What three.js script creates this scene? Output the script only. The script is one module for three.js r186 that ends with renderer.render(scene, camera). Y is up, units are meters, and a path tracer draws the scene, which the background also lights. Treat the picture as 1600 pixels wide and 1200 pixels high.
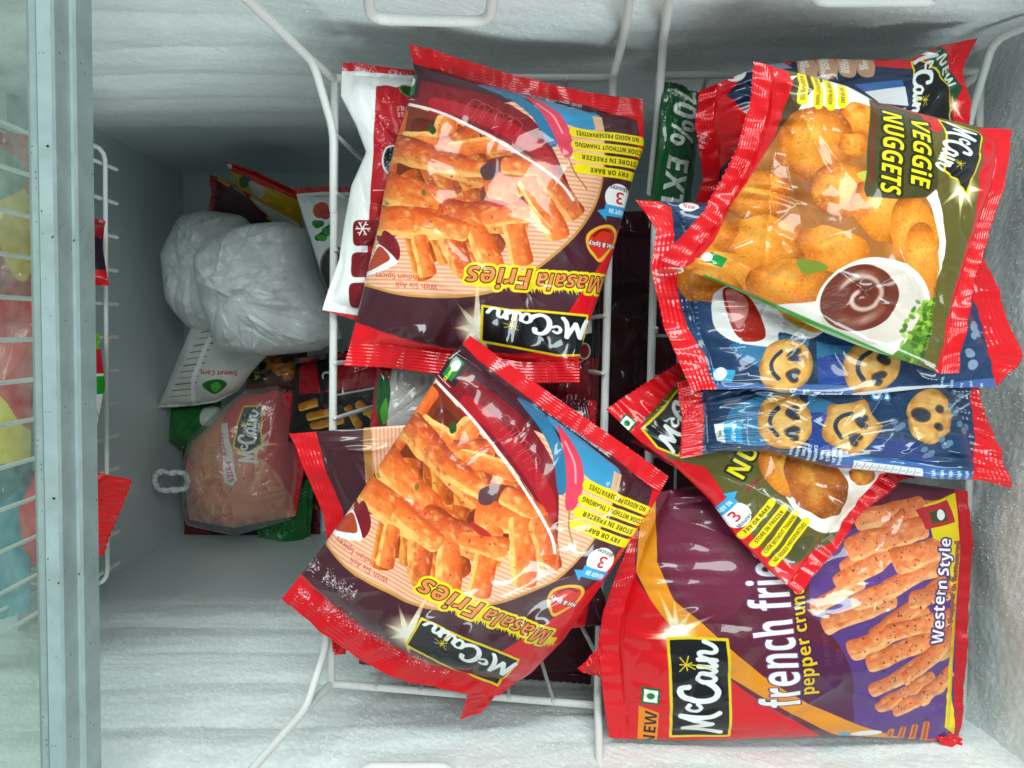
import * as THREE from 'three';
import { ImprovedNoise } from 'three/addons/math/ImprovedNoise.js';
import { mergeGeometries } from 'three/addons/utils/BufferGeometryUtils.js';
import { RectAreaLightUniformsLib } from 'three/addons/lights/RectAreaLightUniformsLib.js';

// ------------------------------------------------------------------ camera, light, exposure
const EYE = 1.08, FOCAL = 1150;              // eye height (the freezer floor is at -0.12 m); focal length in photo pixels
const scene = new THREE.Scene();
scene.background = new THREE.Color(0.225, 0.26, 0.26);   // dim surroundings of the shop
const renderer = new THREE.WebGLRenderer({ antialias: true });
renderer.toneMapping = THREE.LinearToneMapping;
renderer.toneMappingExposure = 1.0;
renderer.shadowMap.enabled = true;
const camera = new THREE.PerspectiveCamera(2 * Math.atan(600 / FOCAL) * 180 / Math.PI, 4 / 3, 0.02, 20);
const V = (x, y, z) => new THREE.Vector3(x, y, z);
// the lens looks down, a few degrees off the vertical
const down = V(-16 / FOCAL, 88 / FOCAL, -1).normalize();
const axX = V(1, 0, 0).addScaledVector(down, -down.x).normalize(), axY = down.clone().negate(), axZ = axX.clone().cross(axY);
camera.position.set(0, EYE, 0);
camera.quaternion.setFromRotationMatrix(new THREE.Matrix4().set(axX.x, axX.y, axX.z, 0, axY.x, axY.y, axY.z, 0, axZ.x, axZ.y, axZ.z, 0, 0, 0, 0, 1));
// point at height y seen at photo pixel (px, py)
function at(px, py, y) {
  const c = V((px - 800) / FOCAL, (600 - py) / FOCAL, -1), w = V(axX.dot(c), axY.dot(c), axZ.dot(c));
  return w.multiplyScalar((y - EYE) / w.y).add(V(0, EYE, 0));
}
RectAreaLightUniformsLib.init();
const LAMPS = [   // ceiling panels above the freezer: position, target, size, intensity, colour, label
  [[-0.2, 1.78, -1.75], [0.15, 0.55, 0.1], [1.7, 0.4], 15, [0.88, 1.0, 0.975], 'long light panel hung low behind the freezer'],
  [[0.7, 1.85, 1.75], [0.15, 0.5, 0.0], [1.7, 0.4], 16, [0.87, 1.0, 1.0], 'long light panel hung low in front of the freezer'],
  [[0.35, 2.5, -0.75], [0.15, 0.5, 0.05], [1.2, 0.6], 11, [0.93, 1.0, 0.985], 'flat ceiling light panel high over the back of the freezer'],
];
for (const [i, [p, t, [w, h], power, col, label]] of LAMPS.entries()) {
  const g = new THREE.Group(); g.name = i ? 'ceiling_light_00' + i : 'ceiling_light'; scene.add(g);
  g.position.set(...p); g.lookAt(...t); g.userData = { label, category: 'ceiling light' };
  const box = new THREE.Mesh(new THREE.BoxGeometry(w + 0.04, h + 0.04, 0.05), new THREE.MeshStandardMaterial({ color: 0xdddddd, roughness: 0.6 })); box.name = 'housing'; box.position.z = -0.03; g.add(box);
  const dif = new THREE.Mesh(new THREE.BoxGeometry(w, h, 0.006), new THREE.MeshStandardMaterial({ color: 0xffffff, roughness: 0.5, emissive: new THREE.Color(...col), emissiveIntensity: 0.5 })); dif.name = 'diffuser'; dif.position.z = 0.0; g.add(dif);
  const l = new THREE.RectAreaLight(new THREE.Color(...col), power, w, h); scene.add(l);
  l.position.set(...p); l.lookAt(...t); l.position.add(V(...t).sub(V(...p)).normalize().multiplyScalar(0.008));
}

// ------------------------------------------------------------------ helpers
function rngOf(seed) { let a = seed * 7919 + 13; return () => { a = (a + 0x6d2b79f5) | 0; let t = Math.imul(a ^ (a >>> 15), 1 | a); t = (t + Math.imul(t ^ (t >>> 7), 61 | t)) ^ t; return ((t ^ (t >>> 14)) >>> 0) / 4294967296; }; }
const perlin = new ImprovedNoise(), N = (x, y, z = 0) => perlin.noise(x, y, z);
const ridge = (x, y, z = 0) => 1 - 2.2 * Math.abs(N(x, y, z));
const clamp = THREE.MathUtils.clamp, lerp = THREE.MathUtils.lerp, smooth = (x, a, b) => { x = clamp((x - a) / (b - a), 0, 1); return x * x * (3 - 2 * x); };
const used = new Map();
function numbered(n) { const k = used.get(n) ?? 0; used.set(n, k + 1); return k ? n + '_' + String(k).padStart(3, '0') : n; }
function addMesh(name, geo, mat, parent) { const m = new THREE.Mesh(geo, mat); m.name = name; m.castShadow = m.receiveShadow = true; (parent ?? scene).add(m); return m; }
function thing(name, label, category, pos = [0, 0, 0], group) { const g = new THREE.Group(); g.name = numbered(name); g.position.set(...pos); g.userData = { label, category }; if (group) g.userData.group = group; scene.add(g); return g; }
function structure(name, geo, mat) { const m = addMesh(name, geo, mat); m.userData.kind = 'structure'; return m; }
function dataTex(n, fn, srgb = false, m = n) {
  const d = new Uint8Array(n * m * 4);
  for (let y = 0; y < m; y++) for (let x = 0; x < n; x++) { const v = fn(x / n, y / m), o = (y * n + x) * 4; for (let k = 0; k < 3; k++) d[o + k] = clamp(Math.round(255 * (v.length ? v[k] : v)), 0, 255); d[o + 3] = 255; }
  const t = new THREE.DataTexture(d, n, m); t.wrapS = t.wrapT = THREE.RepeatWrapping; t.magFilter = THREE.LinearFilter; t.minFilter = THREE.LinearFilter; if (srgb) t.colorSpace = THREE.SRGBColorSpace; t.needsUpdate = true; return t;
}
const tileN = (x, y, f, z) => {   // noise that tiles on the unit square
  const a = N(x * f, y * f, z), b = N((x - 1) * f, y * f, z), c = N(x * f, (y - 1) * f, z), d = N((x - 1) * f, (y - 1) * f, z);
  return lerp(lerp(a, b, x), lerp(c, d, x), y);
};
const grainTex = dataTex(512, (x, y) => 0.5 + 0.35 * tileN(x, y, 40, 3) + 0.3 * tileN(x, y, 110, 7) + 0.3 * tileN(x, y, 19, 1));
const filmTex = dataTex(512, (x, y) => 0.5 + 0.3 * (1 - 2 * Math.abs(tileN(x, y, 9, 5))) + 0.16 * (1 - 2 * Math.abs(tileN(x, y, 23, 2))) + 0.08 * tileN(x, y, 60, 4));
function rep(t, k) { const c = t.clone(); c.repeat.set(k, k); c.needsUpdate = true; return c; }
// grid surface from a function (u, v) -> Vector3, with uv in metres taken from fuv
function grid(nu, nv, f, fuv, flip) {
  const pos = new Float32Array((nu + 1) * (nv + 1) * 3), uv = new Float32Array((nu + 1) * (nv + 1) * 2), idx = [];
  for (let j = 0, k = 0; j <= nv; j++) for (let i = 0; i <= nu; i++, k++) { const p = f(i / nu, j / nv); pos.set([p.x, p.y, p.z], k * 3); const q = fuv ? fuv(i / nu, j / nv, p) : [i / nu, j / nv]; uv.set(q, k * 2); }
  for (let j = 0; j < nv; j++) for (let i = 0; i < nu; i++) { const a = j * (nu + 1) + i, b = a + 1, c = a + nu + 1, d = c + 1; flip ? idx.push(a, b, c, b, d, c) : idx.push(a, c, b, b, c, d); }
  const g = new THREE.BufferGeometry(); g.setAttribute('position', new THREE.BufferAttribute(pos, 3)); g.setAttribute('uv', new THREE.BufferAttribute(uv, 2)); g.setIndex(idx); g.computeVertexNormals(); return g;
}

// ------------------------------------------------------------------ the freezer cabinet
const XL = -0.515, XR = 0.43, ZB = -0.221, ZF = 0.335, RIM = 0.66, FLOOR = -0.12;
const linerMat = new THREE.MeshPhysicalMaterial({ color: new THREE.Color(0.69, 0.785, 0.80), roughness: 0.4, bumpMap: rep(grainTex, 3), bumpScale: 0.0004 });
const frostCol = dataTex(512, (x, y) => { const n = 0.5 + 0.5 * tileN(x, y, 12, 9) + 0.35 * tileN(x, y, 48, 2) + 0.4 * tileN(x, y, 120, 6); const v = 0.93 + 0.07 * (n - 0.5); return [v * 0.975, v * 1.0, v * 1.0]; }, true);
const frostMat = new THREE.MeshPhysicalMaterial({ map: rep(frostCol, 3.2), roughness: 0.9, bumpMap: rep(grainTex, 6), bumpScale: 0.0005 });
function slab(name, w, h, d, x, y, z, mat) { const m = structure(name, new THREE.BoxGeometry(w, h, d), mat); m.position.set(x, y, z); return m; }
const HW = RIM - FLOOR;
slab('freezer_floor', 1.5, 0.04, 0.75, -0.15, FLOOR - 0.02, 0.05, linerMat);
slab('freezer_wall_back', 1.5, HW, 0.06, -0.15, FLOOR + HW / 2, ZB - 0.055, linerMat);
slab('freezer_wall_front', 1.5, HW, 0.06, -0.15, FLOOR + HW / 2, ZF + 0.03, linerMat);
slab('freezer_wall_right', 0.06, HW, 0.7, XR + 0.03, FLOOR + HW / 2, 0.05, linerMat);
slab('freezer_wall_left', 0.06, HW, 0.7, -0.86, FLOOR + HW / 2, 0.05, linerMat);
slab('freezer_step', 0.33, 0.42, 0.64, XL - 0.165, FLOOR + 0.21, 0.05, linerMat).rotation.y = -0.03;   // raised box over the compressor

// frost: a lumpy sheet with the bands of the cooling coils behind it
const needle = new THREE.TetrahedronGeometry(1), crystalMat = new THREE.MeshPhysicalMaterial({ color: new THREE.Color(0.86, 0.9, 0.9), roughness: 0.7 });
function scatter(f, seed, label) {   // powdery crystals standing on a frost sheet
  const g = rngOf(seed), n = 70000, im = new THREE.InstancedMesh(needle, crystalMat, n), M = new THREE.Matrix4(), q = new THREE.Quaternion(); let k = 0;
  while (k < n) {
    const u = g(), v = 0.25 + 0.75 * g(), p = f(u, v); if (N(p.x * 14 + 3, p.y * 20, p.z * 14) + 0.5 < 0.9 * g()) continue;
    q.set(g() - 0.5, g() - 0.5, g() - 0.5, g() - 0.5).normalize(); const r = 0.00022 + 0.0005 * g() * g();
    im.setMatrixAt(k++, M.compose(p, q, V(r * (0.6 + g()), r * (0.6 + g()), r * (0.8 + 1.2 * g()))));
  }
  im.name = numbered('frost_crystals'); im.userData = { kind: 'stuff', label: 'powdery crystals on the ' + label, category: 'frost' }; scene.add(im);
}
function frostSheet(name, label, nu, nv, f) {
  const m = addMesh(name, grid(nu, nv, f, (u, v, p) => [p.x * 1.0 + p.z * 0.7, p.y + p.z * 0.3]), frostMat);
  m.userData = { kind: 'stuff', label, category: 'frost' }; scatter(f, nu, label); return m;
}
function frostDepth(x, y, lo, seed, thick, r) {
  const edge = lo + 0.02 * N(x * 9, seed) + 0.008 * N(x * 31, seed + 2) + 0.004 * N(x * 120, seed + 3);
  const on = smooth(y, edge - 0.012, edge + 0.14);
  const k = (y + 0.016 * N(x * 2.2, y * 4, seed) + 0.006 * N(x * 7, y * 9, seed + 3) + 0.0015 * N(x * 30, y * 9, seed)) / (0.07), fr = k - Math.floor(k);
  const band = Math.pow(Math.sin(Math.PI * fr), 0.9) - 0.5;
  const lumps = 0.005 * N(x * 5, y * 12, seed + 4) + 0.0012 * N(x * 14, y * 60, seed + 5) + 0.0004 * N(x * 150, y * 210, seed + 1) + 0.0005 * N(x * 330, y * 370, seed + 6) + 0.0005 * N(x * 620, y * 640, seed + 7);
  return -0.004 + on * (0.006 + thick(x, y) + (1 - 0.85 * r) * (0.0022 + 0.006 * Math.max(0, N(x * 3, y * 11, seed) + 0.1)) * band + lumps);
}
const rightB = (x) => smooth(x, -0.22, 0.02), wallX = (u) => lerp(-0.83, XR, u), wallY = (v) => lerp(FLOOR + 0.1, RIM + 0.005, v);
frostSheet('back_wall_frost', 'banded white frost coating the back wall of the freezer', 760, 300, (u, v) => { const x = wallX(u), y = wallY(v), r = rightB(x); return V(x, y, ZB - 0.022 + frostDepth(x, y, 0.12, 3.3, (a, b) => 0.024 * r * smooth(b, 0.36, 0.5) + 0.006 * smooth(b, 0.48, 0.62), r)); });
frostSheet('front_wall_frost', 'banded white frost coating the front wall of the freezer', 760, 300, (u, v) => { const x = wallX(1 - u), y = wallY(v), r = rightB(x); return V(x, y, ZF - 0.001 - frostDepth(x, y, 0.13 + 0.22 * r, 7.7, (a, b) => 0.002 + 0.012 * r * smooth(b, 0.38, 0.5) + 0.002 * smooth(b, 0.45, 0.62), r)); });
frostSheet('end_wall_frost', 'thick fluffy white frost on the right end wall of the freezer', 320, 360, (u, v) => {
  const z = lerp(ZB - 0.03, ZF + 0.01, u), y = wallY(v);
  const n = 0.007 * N(z * 9, y * 8, 1.2) + 0.002 * N(z * 30, y * 30, 2.2) + 0.0005 * N(z * 150, y * 150, 3.1) + 0.0006 * N(z * 340, y * 340, 4.1) + 0.0005 * N(z * 620, y * 620, 5.1);
  return V(XR - 0.02 - 0.032 * smooth(y, 0.15, 0.46) + n, y, z);
});
// ------------------------------------------------------------------ drawing of printed film
function pathOf(c, p, sm, closed) {
  c.beginPath();
  const n = p.length / 2, q = (i) => { i = closed ? (i + n) % n : clamp(i, 0, n - 1); return [p[2 * i], p[2 * i + 1]]; };
  c.moveTo(...q(0));
  for (let i = 0; i < (closed ? n : n - 1); i++) {
    const a = q(i - 1), b = q(i), d = q(i + 1), e = q(i + 2);
    if (sm) c.bezierCurveTo(b[0] + (d[0] - a[0]) / 6, b[1] + (d[1] - a[1]) / 6, d[0] - (e[0] - b[0]) / 6, d[1] - (e[1] - b[1]) / 6, d[0], d[1]); else c.lineTo(...d);
  }
  if (closed) c.closePath();
}
function poly(c, fill, p, stroke, lw) { pathOf(c, p, false, true); if (fill) { c.fillStyle = fill; c.fill(); } if (stroke) { c.strokeStyle = stroke; c.lineWidth = lw; c.lineJoin = 'round'; c.stroke(); } }
function blob(c, fill, p, stroke, lw) { pathOf(c, p, true, true); if (fill) { c.fillStyle = fill; c.fill(); } if (stroke) { c.strokeStyle = stroke; c.lineWidth = lw; c.stroke(); } }
function line(c, stroke, lw, p, sm = true) { pathOf(c, p, sm, false); c.strokeStyle = stroke; c.lineWidth = lw; c.lineCap = 'round'; c.lineJoin = 'round'; c.stroke(); }
function ell(c, fill, x, y, rx, ry = rx, rot = 0, stroke, lw) { c.beginPath(); c.ellipse(x, y, rx, ry, rot, 0, 7); if (fill) { c.fillStyle = fill; c.fill(); } if (stroke) { c.strokeStyle = stroke; c.lineWidth = lw; c.stroke(); } }
function text(c, s, x, y, size, deg, fill, o = {}) {
  c.save(); c.translate(x, y); c.rotate(deg * Math.PI / 180); c.transform(o.sx ?? 1, 0, o.skew ?? 0, 1, 0, 0);
  c.font = (o.w ?? 'bold') + ' ' + size + 'px ' + (o.fam ?? 'sans-serif'); c.textAlign = o.align ?? 'center'; c.textBaseline = o.base ?? 'middle'; c.lineJoin = 'round';
  for (const [st, lw] of o.strokes ?? []) { c.strokeStyle = st; c.lineWidth = lw; c.strokeText(s, 0, 0); }
  c.fillStyle = fill; c.fillText(s, 0, 0); c.restore();
}
// maps the unit frame a (three points) to b (three points): ctx.transform arguments
function affine3(a, b) {
  const [x0, y0, x1, y1, x2, y2] = a, [u0, v0, u1, v1, u2, v2] = b, D = (x1 - x0) * (y2 - y0) - (x2 - x0) * (y1 - y0);
  const ax = ((u1 - u0) * (y2 - y0) - (u2 - u0) * (y1 - y0)) / D, cx = ((u2 - u0) * (x1 - x0) - (u1 - u0) * (x2 - x0)) / D;
  const bx = ((v1 - v0) * (y2 - y0) - (v2 - v0) * (y1 - y0)) / D, dx = ((v2 - v0) * (x1 - x0) - (v1 - v0) * (x2 - x0)) / D;
  return [ax, bx, cx, dx, u0 - ax * x0 - cx * y0, v0 - bx * x0 - dx * y0];
}
function inFrame(c, a, b, draw) { c.save(); c.transform(...affine3(a, b)); draw(c); c.restore(); }
// black logo panel with script lettering; panel = its corners, tl/tr/bl = reading frame of the lettering
function logo(c, panel, tl, tr, bl, o = {}) {
  poly(c, '#14171a', panel, '#e8cf1c', o.lw ?? 4.5);
  inFrame(c, [0, 0, 100, 0, 0, 45], [...tl, ...tr, ...bl], (k) => {
    const w = '#eef3f2';
    const S = (p, lw = 4.2) => line(k, w, lw, p);
    S([4, 39, 7, 28, 10.5, 9], 4.6); S([10.5, 9, 12.5, 19, 15, 31], 5.2); S([15, 31, 19, 20, 23.5, 7], 4.4); S([23.5, 7, 23, 20, 24, 31, 27, 37], 5);
    S([36, 13.5, 33, 11.5, 30, 15, 30, 20, 33, 22.5, 37, 20], 3.6);
    S([54, 13, 53, 7, 47, 7, 42, 14, 40, 24, 42, 33, 48, 36.5, 54, 33, 57, 29], 5.4);
    S([66, 23, 62, 20.5, 58, 24, 57.5, 31, 60.5, 35, 64.5, 31, 66.5, 23], 4); S([66.5, 23, 66, 31, 69, 35, 72, 31], 4.2);
    S([73.5, 22, 72.5, 30, 74.5, 35, 78, 31], 4.4); S([80, 22, 80, 35], 4.4); S([80, 31, 83, 24, 86.5, 23, 87.5, 27, 87, 33, 90, 35.5, 94, 33, 97, 27], 4);
    for (let i = 0; i < 7; i++) { const a = i * 0.9 + 0.3, r = i % 2 ? 5 : 8; line(k, '#e0c81c', 1.1, [75, 12, 75 + r * Math.cos(a), 12 + r * Math.sin(a)], false); }
    line(k, '#e0c81c', 1.1, [75, 12, 74, 24, 71, 32]);
  });
}
function burst(c, x, y, r, seed, n = 8) {
  const g = rngOf(seed);
  for (let i = 0; i < n; i++) {
    const a = i * 6.283 / n + g(), l = r * (0.55 + g() * 0.75), w = r * 0.09, ca = Math.cos(a), sa = Math.sin(a);
    const gr = c.createLinearGradient(x, y, x + ca * l, y + sa * l); gr.addColorStop(0, 'rgba(255,255,240,1)'); gr.addColorStop(0.5, 'rgba(255,240,200,0.75)'); gr.addColorStop(1, 'rgba(255,220,160,0)');
    c.fillStyle = gr; c.beginPath(); c.moveTo(x - sa * w, y + ca * w); c.lineTo(x + ca * l, y + sa * l); c.lineTo(x + sa * w, y - ca * w); c.fill();
  }
  const gr = c.createRadialGradient(x, y, 0, x, y, r * 0.5); gr.addColorStop(0, 'rgba(255,255,245,1)'); gr.addColorStop(0.45, 'rgba(255,245,215,0.8)'); gr.addColorStop(1, 'rgba(255,230,180,0)'); ell(c, gr, x, y, r * 0.5);
}
function specks(c, g, n, x, y, rx, ry, cols, r0, r1) { for (let i = 0; i < n; i++) { const a = g() * 6.283, r = Math.sqrt(g()); c.globalAlpha = 0.35 + 0.65 * g(); ell(c, cols[Math.floor(g() * cols.length)], x + rx * r * Math.cos(a), y + ry * r * Math.sin(a), r0 + (r1 - r0) * g() * g(), (r0 + (r1 - r0) * g() * g()), g() * 3); } c.globalAlpha = 1; }
function soft(c, col, x, y, r, ry, rot, alpha) { c.save(); c.translate(x, y); c.rotate(rot); c.scale(1, ry / r); const g = c.createRadialGradient(0, 0, 0, 0, 0, r); g.addColorStop(0, col + Math.round(alpha * 255).toString(16).padStart(2, '0')); g.addColorStop(1, col + '00'); c.fillStyle = g; c.beginPath(); c.arc(0, 0, r, 0, 7); c.fill(); c.restore(); }
function fry(c, x0, y0, x1, y1, w, seed, pal = ['#fbc06a', '#f78c40', '#ef6c2a', '#c64c1c'], spice = ['#b3261a', '#6a5020', '#c8321c'], dens = 0.35) {
  const g = rngOf(seed), dx = x1 - x0, dy = y1 - y0, L = Math.hypot(dx, dy), nx = -dy / L, ny = dx / L, p = [], q = [], k = Math.max(4, Math.round(L / 22)), rot = Math.atan2(dy, dx), tw = (g() - 0.5) * 0.3;
  const side = (i, sg) => { const f = i / k, e = (i === 0 || i === k) ? 0.72 + 0.2 * g() : 1, o = w / 2 * e * (1 + tw * (f - 0.5)) + (g() - 0.5) * w * 0.1, a = (i === 0 ? -1 : i === k ? 1 : 0) * w * 0.14 * (g() - 0.2); return [x0 + dx * f + sg * nx * o + dx / L * a, y0 + dy * f + sg * ny * o + dy / L * a]; };
  for (let i = 0; i <= k; i++) p.push(...side(i, 1)); for (let i = k; i >= 0; i--) q.push(...side(i, -1));
  c.save(); pathOf(c, [...p, ...q], true, true); c.clip();
  const mx = (x0 + x1) / 2, my = (y0 + y1) / 2, gr = c.createLinearGradient(mx + nx * w / 2, my + ny * w / 2, mx - nx * w / 2, my - ny * w / 2), e0 = 0.12 + 0.16 * g();
  gr.addColorStop(0, pal[0]); gr.addColorStop(e0, pal[0]); gr.addColorStop(e0 + 0.05, pal[1]); gr.addColorStop(0.72, pal[2]); gr.addColorStop(1, pal[3]);
  c.fillStyle = gr; c.fillRect(mx - L - w, my - L - w, 2 * (L + w), 2 * (L + w));
  for (let i = 0; i < L * w / 70; i++) { const f = g(), s = g() - 0.5; soft(c, [pal[0], pal[1], pal[3], pal[2], '#ffd890', '#e04a18', '#ff9a50'][Math.floor(g() * 7)], x0 + dx * f + nx * w * s, y0 + dy * f + ny * w * s, 4 + 9 * g(), 2 + 5 * g(), rot + (g() - 0.5) * 1.2, 0.2 + 0.45 * g()); }
  for (let i = 0; i < L * w / 26; i++) { const f = g(), s = g() - 0.5; c.globalAlpha = 0.1 + 0.3 * g(); ell(c, g() < 0.5 ? '#ffdf9c' : pal[3], x0 + dx * f + nx * w * s, y0 + dy * f + ny * w * s, 0.4 + 1.6 * g(), 0.3 + 0.8 * g(), rot + g() - 0.5); }
  c.globalAlpha = 0.85;
  for (let i = 0; i < L * w / 420 * dens * (0.4 + 1.4 * g()); i++) { const f = 0.05 + 0.9 * g(), s = (g() - 0.5) * 0.85; ell(c, spice[Math.floor(g() * spice.length)], x0 + dx * f + nx * w * s, y0 + dy * f + ny * w * s, 0.8 + 1.9 * g() * g(), 0.6 + 1.0 * g(), g() * 3); }
  c.globalAlpha = 1; c.restore();
}
function nugget(c, x, y, rx, ry, rot, seed, pal = ['#f6ac44', '#e0821f', '#8e3e0a']) {
  const g = rngOf(seed), p = [];
  for (let i = 0; i < 18; i++) { const a = i / 18 * 6.283, r = 1 + 0.07 * (g() - 0.5) * 2; const u = rx * r * Math.cos(a), v = ry * r * Math.sin(a); p.push(x + u * Math.cos(rot) - v * Math.sin(rot), y + u * Math.sin(rot) + v * Math.cos(rot)); }
  c.save(); pathOf(c, p, true, true); c.clip();
  const R = Math.max(rx, ry), gr = c.createRadialGradient(x - R * 0.2, y - R * 0.25, R * 0.1, x, y, R * 1.05); gr.addColorStop(0, pal[0]); gr.addColorStop(0.55, pal[1]); gr.addColorStop(1, pal[2]);
  c.fillStyle = gr; c.fillRect(x - 2 * R, y - 2 * R, 4 * R, 4 * R);
  for (let i = 0; i < 26; i++) soft(c, ['#ffc050', '#9a4408', '#f09a30', '#c4661a', '#e8701a'][i % 5], x + (g() - 0.5) * 2.2 * R, y + (g() - 0.5) * 2.2 * R, R * (0.15 + 0.35 * g()), R * (0.1 + 0.25 * g()), 3 * g(), 0.2 + 0.4 * g());
  for (let i = 0; i < R * R / 2; i++) { c.globalAlpha = 0.06 + 0.2 * g(); ell(c, ['#ffcf80', '#8a3c08', '#f0a040', '#b4560e'][Math.floor(g() * 4)], x + (g() - 0.5) * 2.2 * R, y + (g() - 0.5) * 2.2 * R, 0.6 + 1.8 * g(), 0.5 + 1.2 * g(), g() * 3); }
  c.globalAlpha = 1; c.restore();
}
function smiley(c, x, y, r, deg, seed, kind) {   // potato biscuit with a cut-out face
  const g = rngOf(seed), p = [], a0 = deg * Math.PI / 180;
  for (let i = 0; i < 16; i++) { const a = i / 16 * 6.283, k = r * (1 + 0.05 * (g() - 0.5) + (kind === 'star' ? 0.2 * Math.max(0, Math.cos(5 * a - 0.6)) - 0.06 : 0)); p.push(x + k * Math.cos(a), y + k * Math.sin(a)); }
  c.save(); pathOf(c, p, true, true); c.clip();
  const gr = c.createRadialGradient(x, y, r * 0.2, x, y, r * 1.15); gr.addColorStop(0, '#e2b46a'); gr.addColorStop(0.75, '#d39f55'); gr.addColorStop(1, '#a8611a'); c.fillStyle = gr; c.fillRect(x - 2 * r, y - 2 * r, 4 * r, 4 * r);
  for (let i = 0; i < 34; i++) { const a = 6.283 * g(), q = r * Math.sqrt(g()); soft(c, ['#fbd27a', '#c47a22', '#e8a848', '#a8601c', '#f4c060'][i % 5], x + q * Math.cos(a), y + q * Math.sin(a), r * (0.15 + 0.3 * g()), r * (0.1 + 0.2 * g()), 3 * g(), 0.25 + 0.35 * g()); }
  for (let i = 0; i < 10; i++) { const a = i * 0.63 + g(); soft(c, '#8a4c14', x + r * 0.97 * Math.cos(a), y + r * 0.97 * Math.sin(a), r * 0.35, r * 0.16, a + 1.57, 0.5); }
  specks(c, g, 60, x, y, r, r, ['#f8cf6c', '#c97a20', '#b86818'], 0.4, 1.6); c.restore();
  c.save(); c.translate(x, y); c.rotate(a0);
  const dark = '#333a48';
  if (kind === 'oh') { ell(c, dark, 0, r * 0.42, r * 0.25, r * 0.42, 0, '#8a5a1c', 2); ell(c, dark, -r * 0.32, -r * 0.4, r * 0.14, r * 0.2, 0, '#8a5a1c', 2); ell(c, dark, r * 0.32, -r * 0.4, r * 0.14, r * 0.2, 0, '#8a5a1c', 2); }
  else {
    for (const s of [-1, 1]) { c.save(); c.translate(s * r * 0.36, -r * 0.28); c.rotate(s * 0.15); c.scale(r / 22, r / 22); blob(c, dark, [0, 6, -5.5, 0, -5, -5, -1.5, -5, 0, -2.5, 1.5, -5, 5, -5, 5.5, 0], '#8a5a1c', 1); c.restore(); }
    line(c, dark, r * 0.15, [-r * 0.5, r * 0.22, -r * 0.28, r * 0.46, 0, r * 0.55, r * 0.28, r * 0.46, r * 0.5, r * 0.22]);
  }
  c.restore();
}
function stripes4(c, rows, deg, fs, flip, fill = '#f0d90c', ink = '#33240a', words = ['FRY OR BAKE', 'STORE IN FREEZER', 'COOK WITHOUT THAWING', 'NO ADDED PRESERVATIVES'], lw = 15) {
  rows.forEach(([x0, y0, x1, y1], i) => { line(c, fill, lw, [x0, y0, x1, y1], false); text(c, words[i], (x0 + x1) / 2, (y0 + y1) / 2, fs, deg, i % 2 ? ink : ink, { sx: Math.min(1, Math.hypot(x1 - x0, y1 - y0) / (words[i].length * fs * 0.62)) }); });
}
function ready(c, x, y, r, deg) {   // ready in 3 minutes roundel
  c.save(); c.translate(x, y); c.rotate(deg * Math.PI / 180); ell(c, '#f2f4f3', 0, 0, r); poly(c, '#35a3da', [-r * 1.05, -r * 0.55, r * 0.95, -r * 0.55, r * 0.95, -r * 0.9, r * 1.5, -r * 1.1, r * 0.8, -r * 1.7, r * 0.8, -r * 1.35, -r * 0.9, -r * 1.25]);
  text(c, 'READY IN', -0.1 * r, -r * 0.92, r * 0.44, 0, '#eef6fa', { sx: 0.75 }); text(c, '3', -r * 0.1, r * 0.02, r * 1.15, 0, '#d01428'); text(c, 'Minutes', 0, r * 0.68, r * 0.42, 0, '#333', { sx: 0.8 }); c.restore();
}
function frostSpecks(c, seed, n, x0, y0, x1, y1, spread) { const g = rngOf(seed); for (let i = 0; i < n; i++) { const f = g(), s = (g() + g() + g() - 1.5) * spread; const L = Math.hypot(x1 - x0, y1 - y0); if (N(f * 5, seed, s * 0.02) < -0.18) continue; c.globalAlpha = 0.35 + 0.5 * g(); ell(c, '#f4f2f2', x0 + (x1 - x0) * f - (y1 - y0) / L * s, y0 + (y1 - y0) * f + (x1 - x0) / L * s, 0.5 + 1.5 * g() * g(), 0.5 + 1.2 * g() * g(), g() * 3); } c.globalAlpha = 1; }
function greenDot(c, x, y, r, deg) { c.save(); c.translate(x, y); c.rotate(deg * Math.PI / 180); c.fillStyle = '#f2f4ef'; c.fillRect(-r, -r, 2 * r, 2 * r); c.strokeStyle = '#0f6a30'; c.lineWidth = r * 0.28; c.strokeRect(-r, -r, 2 * r, 2 * r); ell(c, '#0f7a35', 0, 0, r * 0.5); c.restore(); }
const RED = '#d80f1c', MAROON = '#47202b';
// ------------------------------------------------------------------ printed film bags
function resample(pts, f) {   // pts: flat px list -> function s in 0..1 -> [x, y]
  const n = pts.length / 2, d = [0]; for (let i = 1; i < n; i++) d.push(d[i - 1] + Math.hypot(pts[2 * i] - pts[2 * i - 2], pts[2 * i + 1] - pts[2 * i - 1]));
  return (s) => { const q = s * d[n - 1]; let i = 1; while (i < n - 1 && d[i] < q) i++; const f = d[i] > d[i - 1] ? (q - d[i - 1]) / (d[i] - d[i - 1]) : 0; return [lerp(pts[2 * i - 2], pts[2 * i], f), lerp(pts[2 * i - 1], pts[2 * i + 1], f)]; };
}
let bagCount = 0;
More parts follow.
